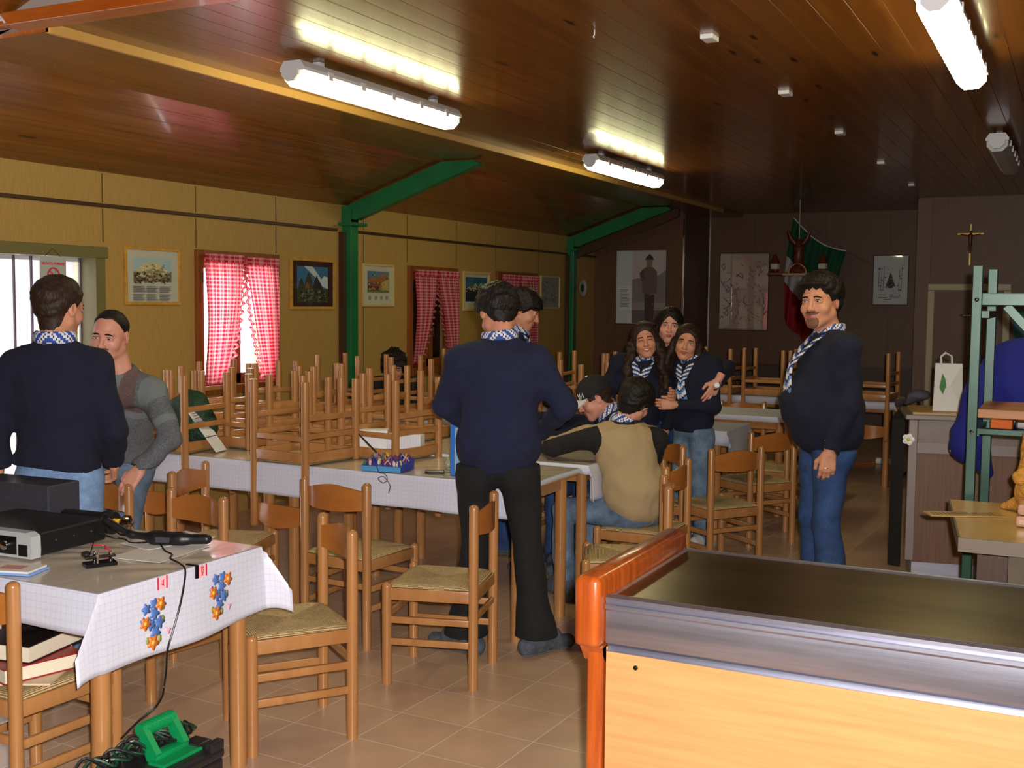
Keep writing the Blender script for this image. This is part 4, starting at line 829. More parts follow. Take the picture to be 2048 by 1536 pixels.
# green rack with jacket and board
t = thing('steel_rack', 'green steel rack with wooden shelf at the right edge', 'rack', (-.41, 5.42, 0))
for (dx, dy, h) in ((0, 0, 1.83), (.03, .5, 1.83), (1.3, 0, 1.83), (1.33, .5, 1.83)): MB().box((dx-.021, dy-.021, 0), (dx+.021, dy+.021, h), ch=.003).build('post', GREENM, t)
m = MB(); m.box((.02, -.02, 1.655), (1.28, .02, 1.71), ch=.003); m.box((.05, .48, 1.655), (1.3, .52, 1.70), ch=.003); m.box((.0, .02, 1.6), (.05, .48, 1.63)); m.build('top_bar', GREENM, t)
m = MB(); m.box((.02, -.018, 1.08), (1.28, .018, 1.108), ch=.003); m.box((.05, .48, 1.08), (1.3, .52, 1.108), ch=.003); m.box((-.01, 0, 1.07), (.03, .5, 1.095)); m.build('lower_bar', GREENM, t)
M_ = Matrix.Translation((.12, -.005, 1.655)) @ Matrix.Rotation(math.radians(48), 4, 'Y'); m = MB(); m.box((0, -.012, -.02), (.5, .012, .02), M=M_, ch=.003); m.build('brace', GREENM, t)
MB().box((.022, -.03, 1.155), (1.3, .46, 1.195), ch=.004).build('shelf', mat('shelf_pine', (170, 112, 62), .5, noise=(6, .12), stretch=(.2, 3, 3)), t)
m = MB(); m.lathe([(.002, .006), (.01, .004), (.01, 0)], 12, M=Matrix(((1,0,0,0),(0,0,-1,-.021),(0,1,0,1.68),(0,0,0,1)))); m.lathe([(.002, .006), (.01, .004), (.01, 0)], 12, M=Matrix(((1,0,0,0),(0,0,-1,-.021),(0,1,0,1.09),(0,0,0,1)))); m.build('bolt', CHROME, t)
tag(MB().box((0, 0, 0), (.09, .12, .042), ch=.006).build('orange_block', mat('orange_sponge', (200, 96, 34), .8, bump=(60, .4, .004)), loc=(-.335, 5.41, 1.109)), 'orange block wedged under the shelf of the green rack', 'block')
m = MB(); m.box((0, 0, 0), (.8, .3, .044), ch=.012); tag(m.build('steel_tray', CHROME, loc=(-.235, 5.41, 1.1085)), 'shiny steel tray under the shelf of the green rack', 'tray')
BLUEJ = mat('royal_blue_fleece', (22, 26, 118), .9, bump=(40, .3, .006))
F_ = Field((-.35, -.35, -.55), (.75, .35, .35), .014)
F_.ell((.14, 0, .02), (.24, .15, .24), .05); F_.ell((.4, .03, -.05), (.25, .15, .2), .08); F_.cap((-.06, -.02, 0), (-.12, -.03, -.3), .08, .09, .08); F_.cap((-.12, -.03, -.25), (-.19, -.04, -.22), .06, .012, .05); F_.cap((-.1, -.02, -.3), (-.03, 0, -.44), .07, .03, .05); F_.cap((.1, 0, -.1), (.6, .02, -.14), .12, .12, .06)
F_.fn(lambda X, Y, Z: .010 * wob(X, Y, Z, 22) , 'add')
o = sdf_obj('fleece_jacket', [F_.mesh()], BLUEJ, loc=(-.36, 6.18, 1.24)); tag(o, 'royal blue fleece jacket hung in a heap behind the green rack', 'jacket')
MB().tube([(-.18, -.05, -.23), (-.19, -.06, -.27), (-.2, -.06, -.33)], .006, 6).build('zip_pull', WHITEM, o)
t = thing('side_table', 'beige topped side table in front of the green rack', 'table', (-.42, 4.42, 0))
m = MB(); m.prism([(.06, .0), (1.3, .03), (1.3, .9), (-.06, .88)], .748, .795); m.build('tabletop', mat('beige_top', (196, 158, 96), .3, noise=(4, .06)), t)
m = MB(); m.prism([(.055, -.006), (1.3, .024), (1.3, .03), (.055, .001)], .745, .797); m.prism([(.053, 0), (.06, 0), (-.06, .88), (-.067, .88)], .745, .797); m.build('edge_band', mat('grey_edge', (120, 104, 88), .5), t)
MB().box((.22, .12, 0), (1.25, .78, .748)).build('cabinet_body', mat('olive_brown_panel', (86, 70, 48), .5, noise=(10, .1)), t); MB().box((.10, .3, 0), (.218, .7, .748)).build('support', WALLBD, t)
GOLDF = mat('golden_plush', (200, 140, 52), .95, bump=(120, .9, .012), noise=(40, .18))
F_ = Field((-.2, -.25, -.02), (.5, .35, .42), .012); F_.cap((.1, 0, .1), (.14, .1, .3), .1, .12, .05); F_.ell((.3, .05, .15), (.22, .18, .16), .05); F_.cap((.1, -.08, .2), (.03, -.12, .17), .05, .035, .03); F_.cap((.12, -.02, .06), (-.04, .12, .015), .05, .02, .04); F_.fn(lambda X, Y, Z: .008 * wob(X, Y, Z, 60), 'add'); F_.fn(lambda X, Y, Z: -Z + 0*X + 0*Y)
o = sdf_obj('plush_bundle', [F_.mesh()], GOLDF, loc=(-.21, 5.03, .797)); tag(o, 'golden brown plush bundle at the right edge on the beige table', 'plush')
for i, (x, y, z) in enumerate(((-.19, 4.74, .797), (-.185, 4.75, .842))):
    m = MB(); m.box((0, 0, 0), (.3, .16, .043), ch=.012); tag(m.build('wrapped_package', mat('pink_wrap', (196, 150, 122), .15, coat=.4, noise=(14, .2)), loc=(x, y, z)), ('lower' if i == 0 else 'upper') + ' pink shiny wrapped package at the right edge of the beige table', 'package')
M_ = Matrix(((.9, .44, 0, 0), (.43, -.9, 0, 0), (0, 0, 1, 0), (0, 0, 0, 1)))
m = MB(); m.box((-.03, -.05, 0), (.27, .05, .004)); o = m.build('paper_strip', mat('brown_paper', (186, 150, 92), .35, coat=.3), loc=(-.50, 4.87, .797), rot=(0, 0, .42)); tag(o, 'printed paper strip sticking out over the beige table edge', 'paper')
m = MB(); r_ = random.Random(3)
for k in range(16): m.box((-.01 + .016*k, -.036 + .01*r_.random(), .004), (-.002 + .016*k, .02 + .016*r_.random(), .0045))
m.build('print_marks', mat('faded_ink', (130, 96, 56), .5), o)

# ------------------------------------------------------------------ radio table things
BLK = mat('black_plastic', (20, 20, 22), .4); BLKG = mat('black_gloss', (16, 16, 18), .2); GRYM = mat('dark_grey_case', (58, 58, 66), .4, noise=(60, .1)); SILV = mat('silver_plastic', (200, 204, 206), .3, metal=.3)
ZT = .7855
t = thing('radio_receiver', 'black radio receiver with silver faced front on the radio table', 'radio', (-3.05, 2.56, ZT), math.radians(3))
MB().box((-.42, .03, .006), (0, .33, .085), ch=.006).build('case', BLK, t)
m = MB(); m.prism([(-.42, .004), (.004, .004), (.006, .03), (.004, .078), (-.02, .09), (-.42, .09)], -.01, .03, M=Matrix(((1,0,0,0),(0,0,1,0),(0,1,0,0),(0,0,0,1)))); m.build('front_bezel', SILV, t)
MB().box((-.4, -.013, .014), (-.06, -.009, .074)).build('front_panel', BLKG, t)
for k in range(4):
    m = MB(); m.lathe([(.017 - .002*(k % 2), 0), (.015, .016), (.002, .018)], 16, M=Matrix(((1,0,0,-.1 - .075*k),(0,0,-1,-.013),(0,1,0,.045),(0,0,0,1)))); m.build('knob', CHROME, t, smooth=40)
MB().box((-.05, -.0135, .012), (-.012, -.009, .05)).build('jack_recess', BLKG, t)
for k in range(3): MB().lathe([(.004, 0), (.003, .002), (.001, .003)], 8, M=Matrix(((0,0,1,0),(1,0,0,.1+.08*k),(0,1,0,.05),(0,0,0,1)))).build('screw', CHROME, t)
t = thing('speaker_box', 'dark grey box standing behind the radio receiver at the left edge', 'box', (-3.60, 2.98, ZT), math.radians(4)); MB().box((-.2, -.07, .004), (.2, .09, .165), ch=.005).build('case', GRYM, t)
MB().box((.11, -.072, .05), (.15, -.0695, .06)).build('red_badge', REDP, t)
t = thing('torch', 'black cylindrical torch lying behind the receiver, chrome knob at its end', 'torch', (-3.36, 2.98, ZT + .04), math.radians(4))
RY = Matrix(((0,0,1,0),(1,0,0,0),(0,1,0,0),(0,0,0,1)))
MB().lathe([(.01, -.02), (.034, -.01), (.036, .02), (.036, .17), (.042, .18), (.042, .22), (.03, .225)], 20, M=RY).build('barrel', BLK, t, smooth=40)
MB().lathe([(.018, .225), (.018, .245)], 16, M=RY).build('yellow_ring', mat('yellow_plastic', (226, 180, 50), .4), t)
m = MB(); m.lathe([(.006, .245), (.006, .27)], 10, M=RY); m.lathe([(.03, .27), (.034, .275), (.034, .285), (.02, .295), (.002, .297)], 20, M=RY); m.build('knob', CHROME, t, smooth=40)
t = thing('morse_key', 'black morse key with chrome posts on the flowered cloth', 'telegraph key', (-2.80, 2.61, ZT), math.radians(62))
MB().box((-.05, -.026, 0), (.05, .026, .014), ch=.003).build('base', BLKG, t); MB().box((-.045, -.006, .026), (.05, .006, .034), ch=.002).build('lever', BLK, t)
for (x, y) in ((-.012, -.018), (-.012, .018), (.035, 0)): MB().lathe([(.005, .012), (.005, .03), (.0065, .032), (.0065, .042), (.003, .045)], 12).build('post', CHROME, t, smooth=40, loc=(x, y, 0))
MB().lathe([(.006, .034), (.014, .04), (.015, .048), (.006, .052)], 16).build('key_knob', BLK, t, smooth=40, loc=(-.042, 0, 0))
for i, (x, y, r, w_, h_, lb) in enumerate(((-2.775, 2.86, .12, .29, .2, 'white sheet of paper under the black handset'), (-2.88, 3.0, -.2, .28, .17, 'second white sheet at the far edge of the radio table'))):
    tag(MB().box((-w_/2, -h_/2, 0), (w_/2, h_/2, .0012)).build('paper_sheet', mat('paper', (222, 216, 210), .6), loc=(x, y, ZT + .0008 + .0014*i), rot=(0, 0, r + PI/2)), lb, 'paper')
t = thing('booklet', 'small blue edged booklet at the left end of the radio table', 'booklet', (-2.96, 2.43, ZT), .3)
MB().box((-.1, -.05, 0), (.07, .06, .006)).build('blue_cover', mat('blue_card', (120, 160, 224), .5), t); MB().box((-.1, -.046, .006), (.062, .056, .012)).build('pages', mat('paper', (222, 216, 210), .6), t); MB().box((-.06, -.02, .012), (.02, .03, .0124)).build('cover_print', art((200, 140, 130)), t)
t = thing('handset', 'black telephone style handset with long boom on the white paper', 'handset', (-2.83, 2.93, ZT + .006), math.radians(20))
F_ = Field((-.3, -.1, -.01), (.25, .1, .12), .005); F_.cap((-.03, 0, .02), (.06, 0, .02), .028, .024, .02); F_.cap((.05, 0, .02), (.15, .01, .022), .018, .018, .02); F_.cap((-.02, 0, .022), (-.12, .0, .03), .016, .011, .02); F_.cap((-.12, 0, .03), (-.22, .01, .075), .011, .014, .015); F_.fn(lambda X, Y, Z: -Z + 0*X + 0*Y)
sdf_obj('handset_body', [F_.mesh()], BLK, t); MB().box((-.02, -.029, .012), (.03, -.024, .03)).build('grey_button', GRYM, t)
t = thing('black_cable', 'thin black cable running over the cloth edge down to the tool case', 'cable', (-2.8, 2.9, ZT))
def spl(pts, n=10):
    P = [Vector(p) for p in pts]; out = []
    for i in range(len(P) - 1):
        p0, p1, p2, p3 = P[max(i-1, 0)], P[i], P[i+1], P[min(i+2, len(P)-1)]
        for k in range(n):
            u = k / n; out.append(tuple(.5 * ((2*p1) + (-p0 + p2)*u + (2*p0 - 5*p1 + 4*p2 - p3)*u*u + (-p0 + 3*p1 - 3*p2 + p3)*u**3)))
    out.append(tuple(P[-1])); return out
def rel(pts, o): return [tuple(Vector(p) - Vector(o)) for p in pts]
o0 = (-2.8, 2.9, ZT)
MB().tube(spl(rel([(-2.82, 2.90, .80), (-2.76, 2.86, .79), (-2.70, 2.83, .79), (-2.66, 2.78, .791), (-2.58, 2.74, .79), (-2.53, 2.71, .775), (-2.485, 2.64, .70), (-2.48, 2.60, .62), (-2.49, 2.585, .56), (-2.53, 2.62, .48), (-2.55, 2.63, .42), (-2.53, 2.6, .40), (-2.56, 2.6, .36), (-2.58, 2.55, .33), (-2.58, 2.48, .30)], o0)), .0032, 6).build('cord', BLK, t)
MB().tube(spl(rel([(-2.84, 2.94, .80), (-2.95, 2.90, .79), (-3.02, 2.93, .79), (-3.06, 2.90, .80), (-3.05, 2.84, .83)], o0)), .0032, 6).build('cord', BLK, t)
MB().tube(spl(rel([(-2.9, 3.0, .82), (-2.98, 3.04, .79), (-3.08, 2.98, .79), (-3.13, 3.0, .80)], o0)), .0032, 6).build('cord', BLK, t)
tag(MB().tube(spl([(-2.87, 2.62, ZT + .01), (-2.92, 2.66, ZT + .004), (-2.96, 2.72, ZT + .004), (-2.98, 2.78, ZT + .1), (-3.0, 2.84, ZT + .13), (-3.03, 2.86, ZT + .09)]), .0018, 6).build('thin_wire', BLK), 'thin looping wire from the morse key up to the receiver', 'wire')
tag(MB().tube(spl([(-2.83, 2.67, ZT + .01), (-2.86, 2.72, ZT + .012), (-2.9, 2.73, ZT + .03), (-2.93, 2.76, ZT + .012), (-2.98, 2.8, ZT + .01), (-3.0, 2.76, ZT + .02)]), .0025, 6).build('red_wire', REDP), 'small tangle of red wire between morse key and receiver', 'wire')
t = thing('table_clip', 'dark metal clip holding the oilcloth at the table edge', 'clip', (-2.535, 2.755, .78)); MB().box((-.03, -.006, .006), (.012, .006, .009)).build('upper_jaw', IRON, t); MB().box((.009, -.006, -.035), (.014, .006, .009)).build('clip_back', IRON, t)
for (yy, tx) in ((2.61, 'TIT'), (2.79, 'NOZ')):
    t = thing('red_label', 'red lettered strip %s of the dark clip on the cloth edge' % ('left' if yy < 2.7 else 'right'), 'label', (-2.5325, yy, .762), 0, 'red lettered strips')
    MB().box((0, -.022, -.02), (.0012, .022, .02)).build('strip', art((236, 190, 200)), t)
    for s_ in (-1, 1): MB().box((.0012, s_*.019 - .003, -.02), (.0018, s_*.019 + .003, .02)).build('red_bar', REDP, t)
    text_mesh(tx, .014, REDP, t, (.0016, 0, 0), (PI/2, -PI/2 if yy > 2.7 else PI/2, PI/2), bold=.0005)
# books and bag on the near chair
PG = mat('book_pages', (226, 214, 190), .8, noise=(200, .05), stretch=(.1, .1, 4))
def book(x, y, z, w_, d_, h_, rz, cover, label):
    t = thing('thick_book', label, 'book', (x, y, z), rz, 'thick books on the chair')
    MB().box((-w_/2 + .004, -d_/2 + .004, .004), (w_/2, d_/2 - .004, h_ - .004)).build('pages', PG, t)
    m = MB(); m.box((-w_/2, -d_/2, 0), (w_/2 + .004, d_/2, .004)); m.box((-w_/2, -d_/2, h_ - .004), (w_/2 + .004, d_/2, h_)); m.box((-w_/2, -d_/2, 0), (-w_/2 + .004, d_/2, h_)); m.build('cover', cover, t)
book(-2.985, 2.485, .452, .20, .26, .05, -.25, mat('red_cover', (150, 30, 30), .4), 'lower thick book with red cover on the near chair'); book(-3.03, 2.52, .5025, .21, .27, .056, .2, mat('dark_cover', (34, 26, 26), .3), 'upper thick book with dark cover on the near chair')
tag(MB().box((-.15, -.11, 0), (.13, .1, .006)).build('magazine', mat('magazine_paper', (222, 196, 160), .4), loc=(-2.98, 2.45, .4455), rot=(0, 0, .5)), 'thin magazine under the books on the near chair', 'magazine')
F_ = Field((-.14, -.14, -.01), (.14, .14, .14), .007); F_.ell((0, 0, .04), (.1, .08, .05), .02); F_.cap((-.05, 0, .05), (.06, .02, .08), .03, .02, .02); F_.fn(lambda X, Y, Z: .006 * wob(X, Y, Z, 50), 'add'); F_.fn(lambda X, Y, Z: -Z + 0*X + 0*Y)
tag(sdf_obj('leather_pouch', [F_.mesh()], mat('black_leather', (26, 22, 22), .35), loc=(-3.07, 2.56, .561)), 'black leather pouch lying on the books under the cloth', 'pouch')
# tool case
t = thing('tool_case', 'black tool case with green carrying handle at the lower edge', 'tool case', (-2.465, 2.45, 0))
GRP = mat('green_plastic', (10, 140, 78), .35); BLKC = mat('case_black', (34, 30, 34), .35)
MB().box((-.095, -.25, 0), (.095, .25, .20), ch=.008).build('case_body', BLKC, t); m = MB(); m.box((-.1, -.255, .2), (.1, .255, .235), ch=.012); m.box((.07, .19, .23), (.1, .25, .262), ch=.006); m.box((-.02, .19, .23), (.05, .25, .252), ch=.006); m.build('lid', BLKC, t)
MB().box((.094, -.24, .13), (.099, .24, .152)).build('green_stripe', GRP, t)
m = MB(); m.box((-.01, .03, .233), (.055, .2, .244), ch=.003); m.build('lid_plate', GRP, t)
m = MB(); m.tube([(-.06, .05, .325), (-.06, .19, .325)], .021, 14)
for k in range(8): m.tube([(-.06, .06 + .016*k, .325), (-.06, .068 + .016*k, .325)], .0235, 14)
for yy in (.058, .178): m.prism([(-.075, .335), (-.045, .338), (.01, .262), (.0, .236), (-.03, .236)], yy - .011, yy + .011, M=Matrix(((1,0,0,0),(0,0,1,0),(0,1,0,0),(0,0,0,1))))
m.box((-.035, .05, .235), (.008, .19, .258), ch=.004); m.build('carrying_handle', GRP, t, smooth=40)
cb = MB(); r_ = random.Random(8)
for k in range(16):
    y0 = -.16 + .022*k; x0 = -.105 + .02*r_.random()
    cb.tube(spl([(x0 + .02, y0 - .05, .02 + .05*r_.random()), (x0 - .01, y0 - .02, .2), (x0 + .03*r_.random(), y0 + .02, .27 + .04*r_.random()), (x0 + .05 + .02*r_.random(), y0 + .06 + .05*r_.random(), .262), (x0, y0 + .12, .25 + .03*r_.random()), (x0 + .01, y0 + .15, .1)], 6), .0048, 6, mi=k % 2)
o = cb.build('cable_bundle', [BLK, mat('dark_green_flex', (20, 60, 40), .4)], loc=(-2.465, 2.45, 0)); tag(o, 'heap of black and green cables beside the tool case', 'cables', kind='stuff')

# ------------------------------------------------------------------ long table things
t = thing('circuit_kit', 'blue plastic electronics kit full of coloured parts on the long table', 'kit', (-3.14, 4.835, ZT), math.radians(8))
BL1 = mat('light_blue_plastic', (88, 156, 206), .35); BL2 = mat('deep_blue_plastic', (30, 62, 170), .35)
m = MB(); m.prism([(-.085, 0), (.085, 0), (.085, .055), (-.085, .028)], -.11, .11, M=RY @ Matrix.Identity(4)); m.build('tray', BL2, t)
MB().box((-.11, -.088, .001), (.11, -.084, .028)).build('front_lip', BL1, t)
r_ = random.Random(5); cols = [(150, 40, 60), (40, 40, 130), (220, 200, 190), (170, 120, 140), (60, 110, 80), (210, 180, 60), (90, 40, 100)]
for k in range(56):
    x, y = r_.uniform(-.1, .1), r_.uniform(-.075, .075); z = .041 + y*.16; m = MB()
    if k % 3: m.lathe([(.006, 0), (.008, .01 + .01*r_.random()), (.003, .026)], 8)
    else: m.tube([(-.016, 0, .004), (0, 0, .026), (.016, .004, .004)], .0034, 6)
    m.build('component', mat('component_%d' % (k % 7), cols[k % 7], .35), t, loc=(x, y, z - .002))
MB().tube([(-.07, .07, .05), (-.21, .09, .165)], [.005, .003], 8).build('aerial', BLK, t)
MB().tube(spl([(-.02, -.09, .03), (.0, -.105, .0), (.035, -.112, -.005), (.05, -.115, -.03), (.03, -.118, -.05), (.0, -.116, -.03), (.03, -.113, -.02), (.065, -.116, -.06), (.06, -.12, -.1)]), .002, 6).build('wire', BLK, t)
WP = mat('white_card', (226, 224, 230), .5)
t = thing('white_carton', 'small white carton with open lid resting inside an upturned chair', 'carton', (-3.51, 5.26, .8275), math.radians(30)); MB().box((-.08, -.06, 0), (.08, .06, .1)).build('carton_body', WP, t); M_ = Matrix.Translation((-.08, -.06, .1)) @ Matrix.Rotation(-.5, 4, 'X'); MB().box((0, 0, 0), (.16, .09, .002), M=M_).build('flap', WP, t)
t = thing('plastic_rack', 'white ribbed plastic box right of the white carton, inside an upturned chair', 'box', (-3.325, 5.30, .8275), math.radians(12)); m = MB(); m.box((-.1, -.04, 0), (.1, .04, .085), ch=.004)
for k in range(12): m.box((-.095 + .0165*k, -.044, .01), (-.088 + .0165*k, -.04, .078))
m.build('ribbed_body', WP, t)
t = thing('blue_carton', 'tall blue cardboard carton with white outline beside the standing man', 'carton', (-2.70, 4.92, ZT), math.radians(14))
MB().box((-.09, -.07, 0), (.09, .07, .31), ch=.003).build('carton_body', mat('blue_print', (40, 110, 190), .45), t); MB().box((-.06, -.0715, .02), (.088, -.0695, .235)).build('pale_panel', art((128, 172, 206)), t)
m = MB(); m.tube([(-.062, -.072, .018), (-.064, -.072, .1), (-.06, -.072, .16), (-.062, -.072, .236), (.085, -.072, .24)], .002, 6); m.tube([(-.062, -.072, .018), (.088, -.072, .02)], .002, 6); m.build('white_outline', WHITEM, t); MB().box((-.05, -.0715, .245), (.07, -.0695, .30)).build('title_band', art((30, 70, 150)), t)
t = thing('pocket_phone', 'small black phone lying on the long table before the carton', 'phone', (-2.87, 4.85, ZT), .5); MB().box((-.05, -.02, 0), (.05, .02, .014), ch=.006).build('phone_body', BLKG, t); MB().tube([(.05, 0, .008), (.075, .0, .004), (.09, .006, .004)], .003, 6).build('strap', CHROME, t)
m = MB(); m.lathe([(.016, 0), (.018, .004), (.018, .04), (.008, .052), (.008, .062)], 16); tag(m.build('glass_vial', mat('clear_glass', (214, 220, 200), .08, trans=.8), smooth=40, loc=(-2.88, 5.0, ZT)), 'small clear glass bottle on the long table beside the carton', 'bottle')
GRS = mat('green_mesh_sack', (14, 46, 28), .6, noise=(60, .5), bump=(70, .8, .01))
F_ = Field((-.3, -.25, -.01), (.3, .25, .4), .012); F_.ell((0, 0, .13), (.2, .12, .16), .05); F_.ell((.03, .0, .24), (.12, .09, .1), .05); F_.fn(lambda X, Y, Z: .012 * wob(X, Y, Z, 32), 'add'); F_.fn(lambda X, Y, Z: -Z + 0*X + 0*Y)
tag(sdf_obj('green_sack', [F_.mesh()], GRS, loc=(-4.62, 4.98, ZT)), 'bulky dark green sack on the long table beside the grey cardigan', 'sack')
t = thing('card_strip', 'white folded leaflet strip leaning inside the upturned chair by the green sack', 'leaflet', (-4.32, 4.93, ZT), 0, rot=(0, math.radians(-38), .25))
for k in range(3): MB().box((-.0, -.065, .005 + .105*k), (.002 + .002*(k % 2), .065, .105 + .105*k)).build('panel', WP, t)
m = MB()
for k in range(2):
    for s_ in range(4): m.box((.0022, -.035, .13 + .105*k + .016*s_), (.0027, .03, .136 + .105*k + .016*s_))
m.build('print', mat('ink_grey', (120, 122, 120), .6), t)
t = thing('blue_carton', 'small blue carton far back among upturned chair legs', 'carton', (-3.35, 7.62, ZT), .3); MB().box((-.06, -.05, 0), (.06, .05, .085)).build('carton_body', mat('blue_print', (40, 110, 190), .45), t); MB().box((-.03, -.052, .03), (.04, -.05, .07)).build('white_label', WHITEM, t)
# floor oddments far back
t = thing('floor_bottle', 'white and blue bottle lying on the dark floor near the back wall', 'bottle', (-1.72, 12.1, .035), 0, rot=(0, PI/2, -.3)); MB().lathe([(.02, -.12), (.034, -.11), (.034, .05), (.012, .09), (.012, .12)], 16).build('bottle_body', WHITEM, t, smooth=40); MB().lathe([(.0345, -.06), (.0345, .0)], 16).build('label_band', mat('blue_card', (120, 160, 224), .5), t)
tag(MB().tube([(0, 0, .012), (.42, .62, .012)], .012, 8).build('wooden_pole', ORANGEW, loc=(-2.2, 11.6, 0)), 'thin wooden pole lying on the floor before the back wall', 'pole')
t = thing('folding_stand', 'thin black folding stand at the end of the farthest table', 'stand', (-1.36, 11.5, 0)); MB().tube([(0, 0, .02), (0, 0, .72)], .014, 10).build('upright', IRON, t); m = MB()
for k in range(3): a = 2*PI*k/3; m.tube([(0, 0, .12), (.2*math.cos(a), .2*math.sin(a), .01)], .009, 8)
m.build('tripod', IRON, t); F_ = Field((-.25, -.2, -.1), (.25, .2, .2), .015); F_.ell((0, 0, .03), (.11, .08, .05), .03); F_.cap((-.05, 0, .0), (-.12, .03, -.05), .04, .02, .04); F_.fn(lambda X, Y, Z: .012*wob(X, Y, Z, 40), 'add'); sdf_obj('cloth_heap', [F_.mesh()], mat('grey_rag', (120, 112, 130), .9), t, loc=(0, 0, .76))
# ------------------------------------------------------------------ people
SKIN = mat('skin', (206, 142, 112), .5, noise=(30, .05), spec=.35); SKINP = mat('fair_skin', (214, 150, 126), .5, noise=(30, .05), spec=.35); LIP = mat('lips', (172, 84, 76), .45)
EYEW = mat('eye_white', (226, 220, 214), .25); IRIS = mat('iris', (46, 32, 24), .2); HAIRD = mat('dark_hair', (22, 15, 12), .6, spec=.3, noise=(160, .5), stretch=(1, 1, .2)); HAIRB = mat('brown_hair', (46, 30, 22), .6, spec=.3, noise=(160, .4), stretch=(1, 1, .2)); BEARD = mat('beard_hair', (118, 76, 56), .7)
NAVY = mat('navy_wool', (24, 28, 58), .95, noise=(90, .15), bump=(220, .35, .004)); NAVYD = mat('dark_navy_wool', (18, 20, 42), .95, noise=(90, .15), bump=(220, .35, .004)); BLACKT = mat('black_trousers', (18, 18, 20), .9, bump=(120, .2, .004))
DENIM = mat('pale_denim', (118, 146, 184), .85, noise=(20, .14), bump=(160, .3, .003)); DENIMB = mat('blue_denim', (40, 66, 110), .85, noise=(14, .2), bump=(160, .3, .003)); DENIMG = mat('grey_denim', (96, 116, 140), .85, noise=(14, .2), bump=(160, .3, .003))
GREYC = mat('grey_knit', (96, 98, 102), .95, noise=(150, .25), bump=(200, .6, .006)); BROWNP = mat('brown_knit_patch', (104, 84, 80), .95, noise=(150, .2), bump=(200, .6, .006)); PALEP = mat('pale_knit_patch', (112, 118, 118), .95)
BEIGE = mat('beige_fleece', (170, 146, 108), .95, bump=(150, .4, .004)); BLACKS = mat('black_sleeve', (26, 22, 24), .9, bump=(150, .3, .004)); SHOEG = mat('grey_suede', (74, 78, 88), .8, noise=(30, .25)); SOLE = mat('grey_sole', (120, 118, 118), .6); SHOEW = mat('white_shoe', (200, 196, 190), .6); SHOEK = mat('dark_shoe', (34, 28, 26), .5)
SCW = mat('scarf_white', (224, 220, 226), .75); SCB = mat('scarf_blue', (44, 78, 158), .75); SCN = mat('scarf_navy', (26, 30, 74), .75); SCL = mat('scarf_light_blue', (92, 138, 200), .75)
def V3(p): return np.array(p, float)
def basis(f, up=(0, 0, 1)):
    """columns right, forward, up"""
    f = V3(f) / np.linalg.norm(f); r = np.cross(f, V3(up)); r /= np.linalg.norm(r); u = np.cross(r, f); return np.stack([r, f, u], 1)
def rotx(a): c, s = math.cos(a), math.sin(a); return np.array([[1,0,0],[0,c,-s],[0,s,c]])
def roty(a): c, s = math.cos(a), math.sin(a); return np.array([[c,0,s],[0,1,0],[-s,0,c]])
def hand_mesh(side, curl=.5, spread=1.0, vox=.0045, thumb=.3):
    """wrist at origin, fingers +Y, back of hand +Z, side=+1 thumb towards +X"""
    F = Field((-.085, -.07, -.11), (.085, .2, .05), vox); s = side
    F.cap((0, -.06, 0), (0, .0, 0), .027, .026, .01, sc=None)
    for x0, x1, y1 in ((.024, .029, .078), (.008, .010, .086), (-.008, -.009, .084), (-.024, -.028, .074)): F.cap((s*x0*.8, .01, 0), (s*x1, y1, .002), .0165, .0125, .012)
    for i, (x, y, L) in enumerate(((.030, .082, .072), (.010, .090, .080), (-.0105, .087, .074), (-.030, .077, .058))):
        a = curl * (.7 + .12 * i); p = np.array([s*x, y, .0]); ang = 0; fx = s * x * 1.6 * spread
        for j, (fr, r0, r1) in enumerate(((.45, .0098, .009), (.3, .009, .0082), (.25, .0082, .0068))):
            ang += a * (1.0, 1.25, .8)[j]; q = p + L * fr * np.array([fx * (1 - curl*.5), math.cos(ang), -math.sin(ang)]); F.cap(p, q, r0, r1, .004); p = q
    p0 = (s*.022, .018, -.006); p1 = (s*.05, .05, -.016 - .02*thumb); p2 = (s*(.058 - .02*thumb), .085, -.026 - .02*thumb); F.cap(p0, p1, .0165, .0125, .012); F.cap(p1, p2, .0118, .0092, .005)
    return F.mesh()
